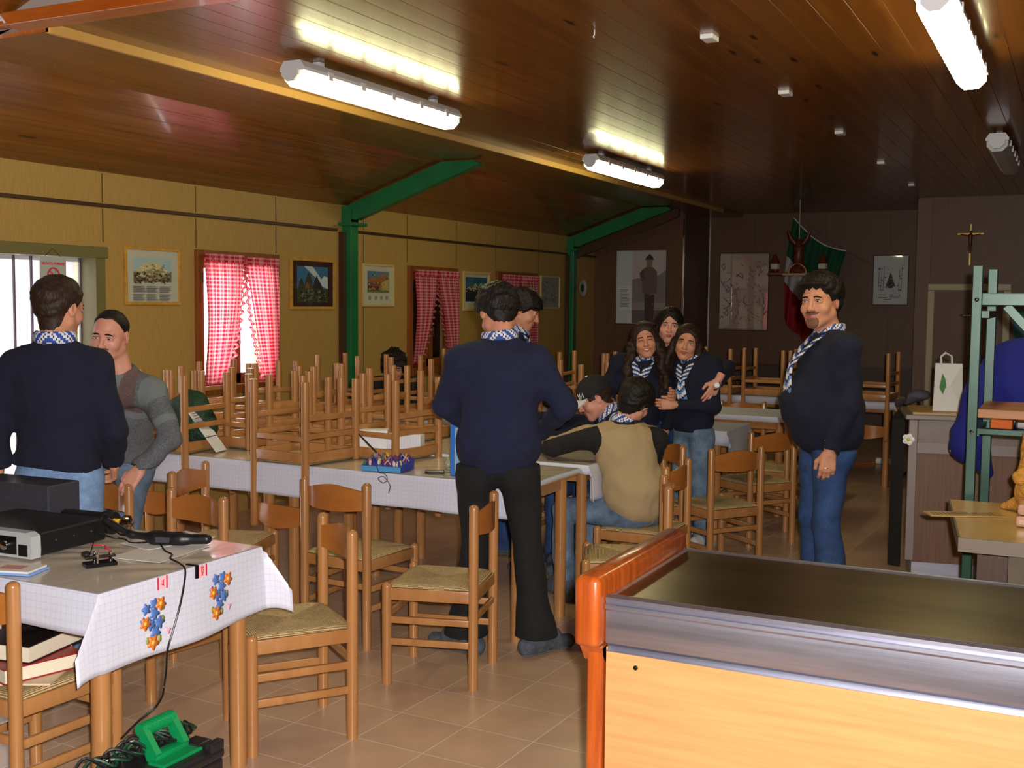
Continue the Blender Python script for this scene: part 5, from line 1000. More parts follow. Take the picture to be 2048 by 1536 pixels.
def head_fields(H, neck_local, smile, vox, fem=False):
    F = Field((-.115, -.14, -.22), (.115, .15, .15), vox)
    F.ell((0, -.014, .034), (.0745, .095, .083), .01); F.ell((0, .026, -.025), (.0605 - .003*fem, .064, .082), .03)
    F.cap((.05, .0, -.052), (.016, .066, -.094), .024, .020, .025); F.cap((-.05, .0, -.052), (-.016, .066, -.094), .024, .020, .025); F.ell((0, .072, -.098), (.022, .018, .017), .02)
    F.cap((-.034, .079, .022), (.034, .079, .022), .012, .012, .018)
    for s in (-1, 1):
        F.ell((s*.031, .098, .006), (.021, .014, .013), .014, sub=True); F.ell((s*.040, .058, -.03), (.024, .022, .022), .025); F.ell((s*.032, .0795, .004), (.0165, .010, .0105), .006)
    F.cap((0, .084, .016), (0, .108, -.026), .0075, .0105, .012); F.ell((0, .108, -.03), (.0125, .012, .010), .008)
    for s in (-1, 1): F.ell((s*.0125, .098, -.033), (.0085, .0095, .0075), .006)
    w = .021 + .008 * smile; zc = -.062
    F.ell((0, .080, zc), (.03, .014, .022), .012)
    for s in (-1, 1):
        F.cap((0, .0945, zc + .0045), (s*w, .083, zc + .003 + .008*smile), .0052, .003, .005); F.cap((0, .0935, zc - .006), (s*w*.9, .083, zc - .002 + .008*smile), .006, .003, .005)
        F.cap((0, .1005, zc - .0008 - .001*smile), (s*w, .0885, zc + .0015 + .009*smile), .0016, .0012, .002, sub=True)
    nk = V3(neck_local); top = np.array([0, -.022, -.04])
    F.cap(top, nk, .052 - .006*fem, .058 - .006*fem, .03)
    dcr = F.d.copy()
    for s in (-1, 1):
        F.ell((s*.078, -.012, -.004), (.009, .019, .031), .006, R=basis((s*.35, 1, 0))); F.ell((s*.087, -.008, -.0), (.006, .010, .018), .004, sub=True)
    return F, dcr
def person(name, label, loc, face, H=1.75, w=1.0, belly=0.0, J=None, head=None, hair=HAIRD, hairstyle='short', skin=SKIN, top=NAVY, bottom=DENIM, shoe=SHOEG, scarf='none', smile=0.0, vox=.011, hvox=.0036, hands=None, topidx=None, fem=False, beard=None, hs=1.0, hemz=None, closed=False, collar=True, scarf_front=None, scarf_dz=0.0, seated=False, cat='person', teeth=False, lowleg=1.0, cuff=.05):
    """J: joint overrides in WORLD coordinates; head = (facing vector, pitch down, roll)"""
    yw = yaw(*face); t = thing(name, label, cat, (loc[0], loc[1], 0), yw)
    c, s_ = math.cos(yw), math.sin(yw); Rw = np.array([[c, -s_, 0], [s_, c, 0], [0, 0, 1]]); o = np.array([loc[0], loc[1], 0.0])
    L = lambda p: Rw.T @ (V3(p) - o)
    k = H / 1.75
    D = dict(pel=(0, 0, .94), chest=(0, -.01, 1.23), neck=(0, -.02, 1.475), head=(0, .025, 1.615), shL=(-.166*w, -.02, 1.372), shR=(.166*w, -.02, 1.372), elL=(-.235*w, -.05, 1.11), elR=(.235*w, -.05, 1.11), wrL=(-.25*w, .05, .88), wrR=(.25*w, .05, .88),
             hipL=(-.09*w, 0, .90), hipR=(.09*w, 0, .90), knL=(-.105, .02, .49), knR=(.105, .02, .49), anL=(-.11, -.03, .085), anR=(.11, -.03, .085))
    D = {a: V3(v) * k for a, v in D.items()}
    for a, v in (J or {}).items(): D[a] = L(v)
    for s in 'LR':
        D.setdefault('toe' + s, D['an' + s] + np.array([(-.03 if s == 'L' else .03), .17, 0])); D['toe' + s][2] = .035
    # --- top garment
    pts = [D[a] for a in ('pel', 'chest', 'neck', 'shL', 'shR', 'elL', 'elR', 'wrL', 'wrR')]; lo = np.min(pts, 0) - .22; hi = np.max(pts, 0) + .22
    F = Field(lo, hi, vox); sp = D['chest'] - D['pel']; Bs = basis(np.cross(sp, D['shL'] - D['shR']) if True else (0, 1, 0), sp) 
    fwd = np.cross(D['shL'] - D['shR'], sp); fwd = fwd / np.linalg.norm(fwd)
    Bs = basis(fwd, sp); tw = w * k
    mid = D['pel'] * .5 + D['chest'] * .5
    F.ell(D['pel'] + .03 * Bs[:, 2], (.174*tw, .142*tw + belly*.4, .16*k), .05, Bs); F.ell(mid + Bs[:, 1]*belly*.5, (.165*tw + belly*.3, .125*tw + belly*.9, .17*k), .07, Bs); F.ell(D['chest'] + .03*Bs[:, 2], (.178*tw, .13*tw, .18*k), .07, Bs)
    up = D['chest'] * .25 + D['neck'] * .75
    F.cap(D['shL']*.8 + D['shR']*.2, D['shR']*.8 + D['shL']*.2, .07*k, .07*k, .06)
    for s in 'LR':
        F.cap(D['neck'] - .045 * Bs[:, 2], D['sh' + s], .058*k, .058*k, .05); F.cap(D['sh' + s], D['el' + s], .062*k*(.5 + .5*w), .054*k, .05); F.cap(D['el' + s], D['wr' + s], .056*k, .043*k, .02); F.cap(D['wr' + s] * .97 + D['el' + s] * .03, D['wr' + s] * .9 + D['el' + s] * .1, .0445*k, .047*k, .008)
    F.ell(D['neck'] - .035*Bs[:, 2], (.078*k, .07*k, .05*k), .04, Bs)
    hz = hemz if hemz is not None else D['pel'][2] - .06*k; ph = (loc[0] * 7.3) % 6
    if not seated:
        F.fn(lambda X, Y, Z: .007 * wob(X, Y, Z, 26, ph) * (1 + .9*np.clip((1.15*k - Z) / .3, 0, 1)) + .004 * wob(X, Y, Z, 55, ph), 'add'); F.fn(lambda X, Y, Z: (hz + .02*np.sin(X*9 + ph)) - Z + 0*Y)
    else:
        F.fn(lambda X, Y, Z: .007 * wob(X, Y, Z, 26, ph) + .004 * wob(X, Y, Z, 55, ph), 'add')
    # neck opening
    hb = basis(L(np.array(head[0]) + np.array([loc[0], loc[1], 0])) if head and len(head[0]) == 3 else (0, 1, 0)) if head else np.eye(3)
    nd = D['head'] - D['neck']; nd = nd / np.linalg.norm(nd)
    F.cap(D['neck'] + .0*nd, D['neck'] + .12 * nd, .066*k, .075*k, .01, sub=True)
    for s in 'LR': # open cuffs
        d_ = D['wr' + s] - D['el' + s]; d_ /= np.linalg.norm(d_); F.cap(D['wr' + s] + .03*d_, D['wr' + s] + .08*d_, .05, .05, 0, sub=True)
    arms = [(D['sh' + s], D['el' + s], D['wr' + s]) for s in 'LR']
    mats_top = top if isinstance(top, list) else [top]
    sdf_obj('sweater', [F.mesh()], mats_top, t, midx=(lambda C: topidx(C, D, Bs)) if topidx else None)
    # --- trousers
    pts = [D[a + s] for a in ('hip', 'kn', 'an') for s in 'LR'] + [D['pel']]; F = Field(np.min(pts, 0) - .2, np.max(pts, 0) + .2, vox)
    F.ell(D['pel'] - .02*Bs[:, 2]*0, (.16*tw, .118*tw, .13*k), .04, Bs if not seated else None)
    for s in 'LR':
        F.cap(D['hip' + s], D['kn' + s], .092*k*(.6 + .4*w), .066*k, .035); F.cap(D['kn' + s], D['an' + s] - np.array([0, 0, .02]), .066*k, .058*k*lowleg, .02); F.cap(D['an' + s] + np.array([0, 0, .05]), D['an' + s] - np.array([0, -.015, .03]), .062*k*lowleg, .068*k*lowleg, .02)
        if not seated: F.ell(D['hip' + s] + np.array([0, -.032, -.05])*k, (.08*tw, .078*tw, .10*k), .04)
    F.fn(lambda X, Y, Z: .006 * wob(X, Y, Z, 24, ph + 1) + .006 * wob(X, Y, Z, 50, ph) * np.clip((.45 - Z) / .3, 0, 1), 'add'); F.fn(lambda X, Y, Z: cuff - Z + 0*X + 0*Y)
    if not seated: F.fn(lambda X, Y, Z: Z - (hz + .045) + 0*X + 0*Y)
    tro = sdf_obj('trousers', [F.mesh()], bottom, t)
    # --- shoes
    for s in 'LR':
        a, b_ = D['an' + s].copy(), D['toe' + s].copy(); dr = b_ - a; dr[2] = 0; dr /= np.linalg.norm(dr); heel = a - dr*.055; heel[2] = .05; toe = a + dr*.19; toe[2] = .04
        F = Field(np.minimum(heel, toe) - .08, np.maximum(heel, toe) + np.array([.08, .08, .11]), .009)
        F.cap(heel, toe, .042, .036, .02); F.cap(a + dr*.01 + np.array([0, 0, .0]), a + dr*.1, .05, .038, .03); F.cap(heel + np.array([0, 0, .01]), a + np.array([0, 0, .03]), .04, .046, .03); F.fn(lambda X, Y, Z: -Z + 0*X + 0*Y)
        sdf_obj('shoe', [F.mesh()], [shoe, SOLE], t, midx=lambda C: (C[:, 2] < .024).astype(int))
    # --- body: head, neck, hands, hidden limbs
    hf = V3(head[0]) if head else V3((face[0], face[1], 0)); hf3 = Rw.T @ hf; pitch, roll = (head[1], head[2]) if head else (0, 0)
    Rh = basis(hf3) @ rotx(-pitch) @ roty(roll)
    Hc = D['head']; sc = hs * (k if not fem else k * .98) / 1.0; sc = hs * (.55 + .45 * k)
    nk = Rh.T @ (D['neck'] - .03*nd - Hc) / sc
    HF, dcr = head_fields(H, nk, smile, hvox, fem); V, Fq = HF.mesh(); toB = lambda v: (v * sc) @ Rh.T + Hc
    parts = [(toB(V), Fq)]
    hands = hands or {}
    for s in 'LR':
        d_ = D['wr' + s] - D['el' + s]; d_ /= np.linalg.norm(d_); spec = hands.get(s, {})
        fd = Rw.T @ V3(spec['dir']) if 'dir' in spec else d_; bk = Rw.T @ V3(spec['back']) if 'back' in spec else np.array([-1.0 if s == 'L' else 1.0, .2, 0])
        B_ = basis(fd, bk); hv, hq = hand_mesh((1 if s == 'L' else -1) * spec.get('flip', 1), spec.get('curl', .55), vox=.0048, thumb=spec.get('thumb', .3)); hsz = k * spec.get('size', 1.0)
        parts.append(((hv * hsz) @ B_.T + D['wr' + s] + .012 * d_, hq))
    pts = list(D.values()); F = Field(np.min(pts, 0) - .12, np.max(pts, 0) + .1, .022)
    F.ell(D["pel"], (.10*tw, .075*tw, .10*k), .04); F.ell(D['chest'], (.14*tw, .1*tw, .17*k), .05, Bs); F.cap(D['pel'], D['chest'], .1*tw, .1*tw, .05); F.cap(D['chest'], D['neck'] - .02*nd, .09, .045*k, .04); F.cap(D['shL'], D['shR'], .05*k, .05*k, .04)
    for s in 'LR':
        F.cap(D['sh' + s], D['el' + s], .046*k, .036*k, .02); F.cap(D['el' + s], D['wr' + s], .036*k, .026*k, .015); F.cap(D["hip" + s] - np.array([0, 0, .05]), D["kn" + s], .052*k, .05*k, .03); F.cap(D['kn' + s], D['an' + s], .048*k, .036*k, .02); F.cap(D['an' + s], D['toe' + s] * .4 + D['an' + s] * .6 + np.array([0, 0, -.0]), .034, .026, .02)
    F.fn(lambda X, Y, Z: .012 - Z + 0*X + 0*Y); parts.append(F.mesh())
    def bidx(C):
        q = ((C - Hc) @ Rh) / sc; w_ = .021 + .008*smile; zz = q[:, 2] + .0625 - .009*smile*(np.abs(q[:, 0])/w_)**2
        return ((q[:, 1] > .082) & (np.abs(q[:, 0]) < w_*1.02) & (np.abs(zz + .0005) < .0105 * np.sqrt(np.clip(1 - (q[:, 0]/(w_*1.05))**2, 0, 1)))).astype(int)
    bo = sdf_obj('body', parts, [skin, LIP], t, midx=bidx)
    # --- eyes, brows
    HM = Matrix([[Rh[i][0]*sc, Rh[i][1]*sc, Rh[i][2]*sc, Hc[i]] for i in range(3)] + [[0, 0, 0, 1]])
    if not closed:
        for s in (-1, 1):
            m = MB(); RM = HM @ Matrix.Translation((s*.031, .0828, .0045)) @ Matrix.Rotation(-PI/2, 4, 'X') @ Matrix.Diagonal((1.28, .62 - .2*smile, 1, 1))
            prof = [(.0098*math.sin(a), .0098*math.cos(a)) for a in [PI*.5*j/8 for j in range(9)]][::-1]
            m.lathe(prof, 16, 0, RM); 
            for i, f in enumerate(m.f):
                if len(f) == 4 and i // 16 >= 5: m.m[i] = 1
            m.m[-1] = 1; m.build('eye', [EYEW, IRIS], t, smooth=60)
    else:
        for s in (-1, 1): MB().tube([tuple(HM @ Vector((s*(.031 + .014*u), .0915 - .003*u*u, .003 + .004*(1-u*u)))) for u in (-1, -.5, 0, .5, 1)], .0026*sc, 6).build('eyelashes', hair, t)
    if not closed:
        for s in (-1, 1): MB().tube([tuple(HM @ Vector((s*(.031 + .015*u), .0925 - .004*u*u, .0075 + .0045*(1-u*u)))) for u in (-1, -.5, 0, .5, 1)], [.0008*sc, .0019*sc, .0022*sc, .002*sc, .001*sc], 6).build('eyelashes', hair, t)
    for s in (-1, 1): MB().tube([tuple(HM @ Vector((s*(.031 + .018*u), .0925 - .006*(u > 0)*u*u - .001, .022 + .004*(1 - u*u) - .002*u))) for u in (-1, -.5, 0, .5, 1)], [.003*sc, .0042*sc, .0044*sc, .0038*sc, .0018*sc], 6).build('eyebrow', hair, t)
    if teeth: MB().tube([tuple(HM @ Vector((.019*u, .0985 - .008*u*u, -.0625 + .006*u*u))) for u in (-1, -.6, -.2, .2, .6, 1)], [.001*sc, .0032*sc, .0038*sc, .0038*sc, .0032*sc, .001*sc], 8).build('teeth', EYEW, t)
    # --- hair from the head surface
    HD = Field((-.115, -.14, -.22), (.115, .15, .15), hvox); X, Y, Z = HD.pts((slice(None),)*3); a = np.arctan2(Y + 0*X + 0*Z, X + 0*Y + 0*Z)
    st = np.sin(a*60 + 4*np.sin(Z*70 + X*40)) * .0006 + wob(X, Y, Z, 85, ph) * .0025 + wob(X, Y, Z, 210, ph) * .0016
    if hairstyle == 'undercap':
        hl = np.interp(Y, [-.12, -.07, -.045, -.02, .0, .02], [-.07, -.065, -.05, -.0, .0, .0]) + 0*X + 0*Z; d = np.maximum(np.maximum(dcr - .008 - st, hl - Z), np.maximum(Z - .04, Y - .045))
    elif hairstyle == 'bald':
        hl = np.interp(Y, [-.12, -.06, -.03, .0, .02, .04, .1], [-.05, -.045, .0, .02, .03, .07, .25]) + 0*X + 0*Z - .03*np.clip((.03 - np.abs(X))/.03, 0, 1)*(Y > .02); th = .005 + st*.5
        d = np.maximum(dcr - th*np.clip((Z - hl)/.03, .1, 1), hl - Z + .006*np.sin(X*300)*np.sin(Y*240))
    elif hairstyle in ('short', 'thick', 'bowl'):
        hl = np.interp(Y, [-.12, -.07, -.045, -.02, .0, .02, .045, .07, .1], [-.10, -.095, -.07, -.0, .005, .0, .035, .06, .07] if hairstyle != 'bowl' else [-.11, -.105, -.085, -.03, -.02, -.01, .02, .035, .04]) + 0*X + 0*Z
        th = {'short': .012, 'thick': .024, 'bowl': .022}[hairstyle] + st * (2 if hairstyle == 'thick' else 1.3) + .006*np.clip(Z/.1, 0, 1)
        fr = .008*np.sin(X*190 + 2) * (Y > .04); d = np.maximum(dcr - th*np.clip((Z - hl + .004)/np.where(Y < -.03, .07, .022), .12, 1), hl + fr + .004*np.sin(X*260)*np.sin(Y*170) - Z)
    elif hairstyle == 'curly':
        hl = np.interp(Y, [-.12, -.05, .0, .05, .1], [-.09, -.08, -.03, .02, .05]) + 0*X + 0*Z; th = .04 + wob(X, Y, Z, 110, ph)*.014; d = np.maximum(dcr - th, hl - Z)
    else:
        hl = np.interp(Y, [-.12, -.05, .0, .035, .06, .1], [-.2, -.2, -.09, -.03, .05, .078]) + 0*X + 0*Z; hl = hl + .014*np.cos(X*40)*(Y > .05)
        if hairstyle == 'parted': hl = hl - .02*np.clip(np.abs(X - .01)/.03, 0, 1)*(Y > .04)
        th = .016 + st * 1.6; d = np.maximum(dcr - th*np.clip((Z - hl + .004)/.025, .3, 1), hl - Z)
    HD.d = d.astype(np.float32); hv, hq = HD.mesh(); hp = [(toB(hv), hq)]
    if hairstyle in ('long', 'curlylong'):
        n1 = Bs; zlo = {'long': .20, 'curlylong': .30}[hairstyle]; base = Hc; F = Field(np.minimum(Hc, D['chest']) - .28, Hc + .2, .008)
        for i in range(22):
            an = PI * (1.02 + .96 * i / 12) if False else (-PI*.02 - PI*.96 * i / 21); p0 = Rh @ (np.array([.078*math.cos(an), .09*math.sin(an)*.95 - .01, .0])*sc) + Hc
            sd = 1 if math.cos(an) > 0 else -1; out_ = np.array([math.cos(an)*.05, math.sin(an)*.03 + (.05 if abs(math.cos(an)) > .8 else -.02), 0]); p1 = p0 + out_*.9 + np.array([0, 0, -.13*k]); p2 = p1 + np.array([out_[0]*.3, (.035 if abs(math.cos(an)) > .75 else -.01), -zlo*(.75 + .25*math.sin(i*2.1))])
            amp = .016 if hairstyle == 'curlylong' else .005; prev = p0; n_ = 12
            for j in range(1, n_ + 1):
                u = j / n_; q = (1-u)**2*p0 + 2*u*(1-u)*p1 + u*u*p2 + np.array([math.sin(j*1.1 + i*2.4)*amp, math.cos(j*1.3 + 4.1*i)*amp, 0]); F.cap(prev, q, .021*(1 - .4*(j-1)/n_), .021*(1 - .4*u), .02); prev = q
        F.fn(lambda X, Y, Z: wob(X, Y, Z, 70, ph)*.006 + wob(X, Y, Z, 160, ph)*.003, 'add'); hp.append(F.mesh())
    sdf_obj('hair', hp, hair, t)
    if beard:
        HD = Field((-.115, -.14, -.22), (.115, .15, .15), hvox); X, Y, Z = HD.pts((slice(None),)*3)
        if beard == 'goatee': reg = np.minimum(np.sqrt((X/.030)**2 + ((Z + .088)/.030)**2) - 1, np.sqrt((X/.034)**2 + ((Z + .047)/.009)**2) - 1) * .02; hole = .9 - np.sqrt((X/.026)**2 + ((Z + .064)/.0105)**2)
        else: reg = (np.sqrt((X/.030)**2 + ((Z + .047)/.008)**2) - 1) * .01; hole = X*0 + Y*0 + Z*0 - 1
        d = np.maximum(np.maximum(dcr - .0045 - .001*np.sin(X*900), reg), np.maximum(hole*.02, .03 - Y)); HD.d = (d + 0*X + 0*Y + 0*Z).astype(np.float32); bv, bq = HD.mesh(); sdf_obj('beard', [(toB(bv), bq)], BEARD, t)
    # --- neckerchief
    if scarf != 'none':
        ns = 96; m = MB(); A_ = D['neck'] + (.012 + scarf_dz)*nd; Rn = basis(Bs[:, 1] if abs(np.dot(Bs[:, 1], nd)) < .9 else (0, 1, 0), nd); cols = [SCW, SCB, SCN, SCL]; rows = 16; rr = .068*k
        for i in range(ns):
            an = 2*PI*i/ns + PI/2; front = max(0, math.cos(an - PI/2)); ce = A_ + Rn @ np.array([math.cos(an)*rr*1.08, math.sin(an)*rr*1.0 - .004, -.035*front*k + .012*(1 - front)])
            rad = Rn @ np.array([math.cos(an), math.sin(an), 0])
            for j in range(rows):
                b_ = 2*PI*j/rows; m.v.append(tuple(ce + rad*(.013*math.cos(b_)) + Rn[:, 2]*(.026*math.sin(b_))))
        for i in range(ns):
            i2 = (i+1) % ns
            for j in range(rows):
                j2 = (j+1) % rows; m.f.append((i*rows+j, i2*rows+j, i2*rows+j2, i*rows+j2)); u = (math.sin(2*PI*(j+.5)/rows)*1.7 + abs(i + .5 - ns/2)*.34 + 6) % 3.3; m.m.append(0 if u < .9 else (2 if u < 1.2 else (0 if u < 1.9 else 1)))
        if scarf == 'front':
            ends = scarf_front or [D['chest'] + Bs[:, 1]*(.15*tw + belly*.5) + Bs[:, 2]*.03]; kn = ends[0]
            for s in (-1, 1):
                p0 = A_ + Rn @ np.array([s*rr*.95, .03, -.01]); p1 = A_*.5 + kn*.5 + Bs[:, 0]*s*.045*k + Bs[:, 1]*.05; p2 = kn + Bs[:, 0]*s*.012; p3 = kn + Bs[:, 0]*s*.03 - Bs[:, 2]*.13*k + Bs[:, 1]*.012
                path = [(1-u)**2*p0 + 2*u*(1-u)*p1 + u*u*p2 for u in [q/42 for q in range(43)]] + [p2 + (p3 - p2)*q/18 for q in range(1, 19)]; n0 = len(m.v)
                for i, p in enumerate(path):
                    wd_ = .026 if i < 36 else (.016 if i < 47 else .016 + .002*(i - 46))
                    for j in range(12):
                        b_ = 2*PI*j/12; m.v.append(tuple(p + Bs[:, 0]*(wd_*math.cos(b_)) + Bs[:, 1]*(.009*math.sin(b_))))
                for i in range(len(path) - 1):
                    for j in range(12):
                        j2 = (j+1) % 12; m.f.append((n0+i*12+j, n0+(i+1)*12+j, n0+(i+1)*12+j2, n0+i*12+j2)); u = (i*.45 + s*math.cos(2*PI*(j+.5)/12)*1.6 + 4) % 4; m.m.append(0 if u < 1.8 else (2 if u < 2.7 else (3 if i > 42 else 1)))
                m.f.append(tuple(n0 + (len(path)-1)*12 + j for j in range(12))); m.m.append(0)
        sc_ = m.build('neckerchief', cols, t, smooth=60)
    return t, D, HM, Bs, L
N_ = 'people'
# P1
t, D, HM, Bs, L = person('person', 'person in navy sweater and pale jeans seen from behind at the left table', (-3.76, 3.30), (-.5, .87), H=1.74, w=.98, top=NAVYD, bottom=DENIM, scarf='back', hairstyle='short', hair=HAIRB, vox=.009,
    head=((-.12, .99, 0), .12, 0), hs=1.04, J=dict(wrL=(-3.85, 3.07, .93), elL=(-3.95, 3.16, 1.13), elR=(-3.55, 3.40, 1.10), wrR=(-3.68, 3.52, .95)), hands=dict(L=dict(dir=(.6, .2, -.7), back=(-.5, -.8, 0), curl=.5)), hemz=.945)
MB().box((.055, -.157, .855), (.075, -.15, .885)).build('red_tab', REDP, t)
# P2
def idx2(C, D, Bs):
    C = C - D['chest']; q = C - (D['shL'] - D['chest']); dd = np.sqrt((q**2).sum(1))
    out = np.zeros(len(C), int); ch = (dd < .16) & (C @ Bs[:, 1] > .03) & (C @ Bs[:, 0] > -.15); out[ch] = 1; out[(dd > .16) & (dd < .19) & (C @ Bs[:, 1] > .03) & (C @ Bs[:, 0] < .0)] = 2; out[(dd < .085) & (C @ Bs[:, 0] < -.13)] = 2; return out
person('person', 'balding person in grey cardigan leaning on a chair back, facing the viewer', (-4.22, 4.08), (.45, -.89), H=1.70, w=1.02, top=[GREYC, BROWNP, PALEP], topidx=idx2, bottom=DENIMG, hairstyle='bald', hair=HAIRD, skin=SKINP, beard='moustache', vox=.006,
    head=((.40, -.92, 0), .18, -.10), J=dict(pel=(-4.28, 4.14, .86), chest=(-4.19, 4.03, 1.11), neck=(-4.06, 3.92, 1.33), head=(-4.06, 3.87, 1.475), shL=(-3.91, 3.99, 1.20), shR=(-4.25, 3.85, 1.20), elL=(-3.77, 3.95, 1.0), wrL=(-3.865, 3.86, .865), elR=(-4.42, 3.84, 1.02), wrR=(-4.36, 3.72, .86), hipL=(-4.2, 4.16, .83), hipR=(-4.36, 4.1, .83), knL=(-4.2, 4.07, .47), knR=(-4.38, 4.0, .47), anL=(-4.2, 4.14, .085), anR=(-4.38, 4.09, .085)),
    hands=dict(L=dict(dir=(-.35, -.45, -.75), back=(.35, -.8, .45), curl=.45, thumb=.1), R=dict(dir=(0, -.5, -.8), back=(0, -.8, .5))), hemz=.86)
# P3
person('person', 'person in navy sweater and black trousers standing with back turned at the middle table', (-2.37, 4.58), (-.42, .91), H=1.76, w=1.08, top=NAVY, bottom=BLACKT, scarf='back', hairstyle='thick', hair=HAIRD, vox=.009, lowleg=1.5, cuff=.095,
    head=((-.72, .7, 0), .62, 0), hs=1.02, J=dict(neck=(-2.385, 4.62, 1.475), head=(-2.43, 4.68, 1.595), elL=(-2.62, 4.52, 1.16), wrL=(-2.58, 4.80, 1.02), elR=(-2.10, 4.72, 1.16), wrR=(-2.32, 4.92, 1.02), anR=(-2.20, 4.66, .085), anL=(-2.50, 4.52, .085), knR=(-2.24, 4.64, .49), knL=(-2.47, 4.55, .49), toeR=(-2.12, 4.83, .03), toeL=(-2.72, 4.56, .03)), hemz=.86,
    hands=dict(L=dict(dir=(.5, .6, -.4), back=(-.2, 0, 1)), R=dict(dir=(-.5, .6, -.4), back=(.2, 0, 1))))
# P4
person('person', 'dark haired person in profile looking down, standing behind the back-turned man', (-3.30, 6.55), (.93, .36), H=1.74, top=NAVYD, bottom=DENIMB, hairstyle='bowl', hair=HAIRD, vox=.014, scarf='front',
    head=((.95, .30, 0), .45, 0), J=dict(neck=(-3.26, 6.55, 1.47), head=(-3.21, 6.55, 1.60)))
# P5
person('person', 'curly black haired person half hidden behind the upturned chairs', (-5.16, 8.02), (.55, -.83), H=1.68, top=BLACKT, bottom=DENIMB, hairstyle='curly', hair=HAIRD, vox=.016, seated=True,
    head=((.55, -.83, 0), .35, 0), J=dict(pel=(-5.16, 8.05, .53), chest=(-5.14, 8.02, .80), neck=(-5.12, 7.98, 1.0), head=(-5.10, 7.94, 1.10), shL=(-4.97, 8.1, .94), shR=(-5.27, 7.92, .94), elL=(-4.92, 7.95, .72), elR=(-5.2, 7.75, .72), wrL=(-4.98, 7.75, .83), wrR=(-5.08, 7.68, .83), hipL=(-5.08, 8.05, .5), hipR=(-5.24, 8.0, .5), knL=(-4.95, 7.7, .5), knR=(-5.12, 7.62, .5), anL=(-4.95, 7.68, .085), anR=(-5.12, 7.6, .085)), hands=dict(L=dict(dir=(-.2, -.9, 0), back=(0, 0, 1)), R=dict(dir=(.2, -.9, 0), back=(0, 0, 1))))
# P6 boy in cap
t, D, HM, Bs, L = person('person', 'seated boy in black cap with white brim bending over the table', (-2.36, 6.46), (-.80, -.60), H=1.62, w=.92, top=NAVYD, bottom=DENIMB, hairstyle='undercap', hair=HAIRB, skin=SKINP, vox=.012, seated=True, scarf='front',
    head=((-.88, -.47, 0), .48, 0), hs=1.06, J=dict(pel=(-2.34, 6.48, .53), chest=(-2.43, 6.42, .78), neck=(-2.53, 6.33, .985), head=(-2.60, 6.29, 1.075), shL=(-2.40, 6.24, .93), shR=(-2.60, 6.50, .93), elL=(-2.55, 6.12, .83), elR=(-2.78, 6.36, .83), wrL=(-2.78, 6.03, .82), wrR=(-2.88, 6.14, .82), hipL=(-2.32, 6.40, .5), hipR=(-2.42, 6.54, .5), knL=(-2.58, 6.15, .5), knR=(-2.7, 6.35, .5), anL=(-2.55, 6.16, .085), anR=(-2.68, 6.35, .085)), hands=dict(L=dict(dir=(-.9, -.3, 0), back=(0, 0, 1)), R=dict(dir=(-.8, -.5, 0), back=(0, 0, 1))))
CAPB = mat('black_cap', (22, 20, 22), .85); CAPW = mat('white_brim', (206, 206, 214), .7)
F_ = Field((-.13, -.15, -.02), (.13, .26, .16), .005); F_.ell((0, -.012, .036), (.088, .109, .1), 0); F_.ell((0, -.012, .03), (.082, .103, .094), 0, sub=True); F_.fn(lambda X, Y, Z: (.028 + .15*np.clip(Y - .02, 0, 1)*.15) - Z + 0*X); F_.ell((0, -.012, .137), (.009, .009, .006), .004)
V, Q = F_.mesh(); capo = sdf_obj('cap', [(np.array([list(HM @ Vector(v)) for v in V]), Q)], [CAPB, CAPW], t, midx=lambda C: (((C - np.array([list(HM @ Vector((0, -.012, .139)))])[0])**2).sum(1) < .00012).astype(int))
m = MB()
def brim(u, v, dz): x = (u - .5)*2; y = .055 + (.05 + .125*math.sqrt(max(0, 1 - x*x*.92)))*v; return (.082*x, y, .038 - .02*v + dz - .022*x*x)
m.grid(lambda u, v: brim(u, v, .003), 16, 8, 1, HM); m.tube([tuple(HM @ Vector(brim(q/16, 1, 0))) for q in range(17)], .004, 6, 0); m.grid(lambda u, v: brim(u, v, -.003), 16, 8, 1, HM); m.build('cap_brim', [CAPB, CAPW], t, smooth=60)
def capsurf(u, v):   # left front panel of the cap
    a = math.radians(128) + u; z = .05 + v; r = math.sqrt(max(0, 1 - ((z - .036)/.101)**2)); return HM @ Vector((.0895*r*math.cos(a), -.012 + .111*r*math.sin(a), z))
for strokes in ([[(-.2, -.014), (-.2, .016), (.05, -.014), (.05, .016)], [(.02, .02), (.16, .002), (.3, .02)], [(.16, .002), (.16, -.018)]],):
    m = MB()
    for s in strokes: m.tube([tuple(capsurf(-u, v)) for u, v in s], .0024, 6)
    m.build('cap_monogram', WHITEM, t)
# P8
person('person', 'dark haired person crouching low over the table, mostly hidden by the standing man', (-2.92, 6.56), (.15, -.99), H=1.62, top=NAVYD, bottom=DENIMB, hairstyle='bowl', hair=HAIRD, vox=.014, seated=True,
    head=((.2, -.98, 0), .5, 0), J=dict(pel=(-2.93, 6.62, .53), chest=(-2.92, 6.52, .77), neck=(-2.90, 6.44, .92), head=(-2.88, 6.37, 1.01), shL=(-2.75, 6.50, .88), shR=(-3.06, 6.46, .88), elL=(-2.72, 6.26, .83), elR=(-3.08, 6.2, .83), wrL=(-2.79, 6.1, .835), wrR=(-2.96, 6.06, .83), hipL=(-2.85, 6.6, .5), hipR=(-3.0, 6.58, .5), knL=(-2.84, 6.25, .5), knR=(-3.02, 6.22, .5), anL=(-2.84, 6.26, .085), anR=(-3.02, 6.24, .085)), hands=dict(L=dict(dir=(-.2, -.9, .1), back=(0, 0, 1)), R=dict(dir=(.2, -.9, 0), back=(0, 0, 1))))
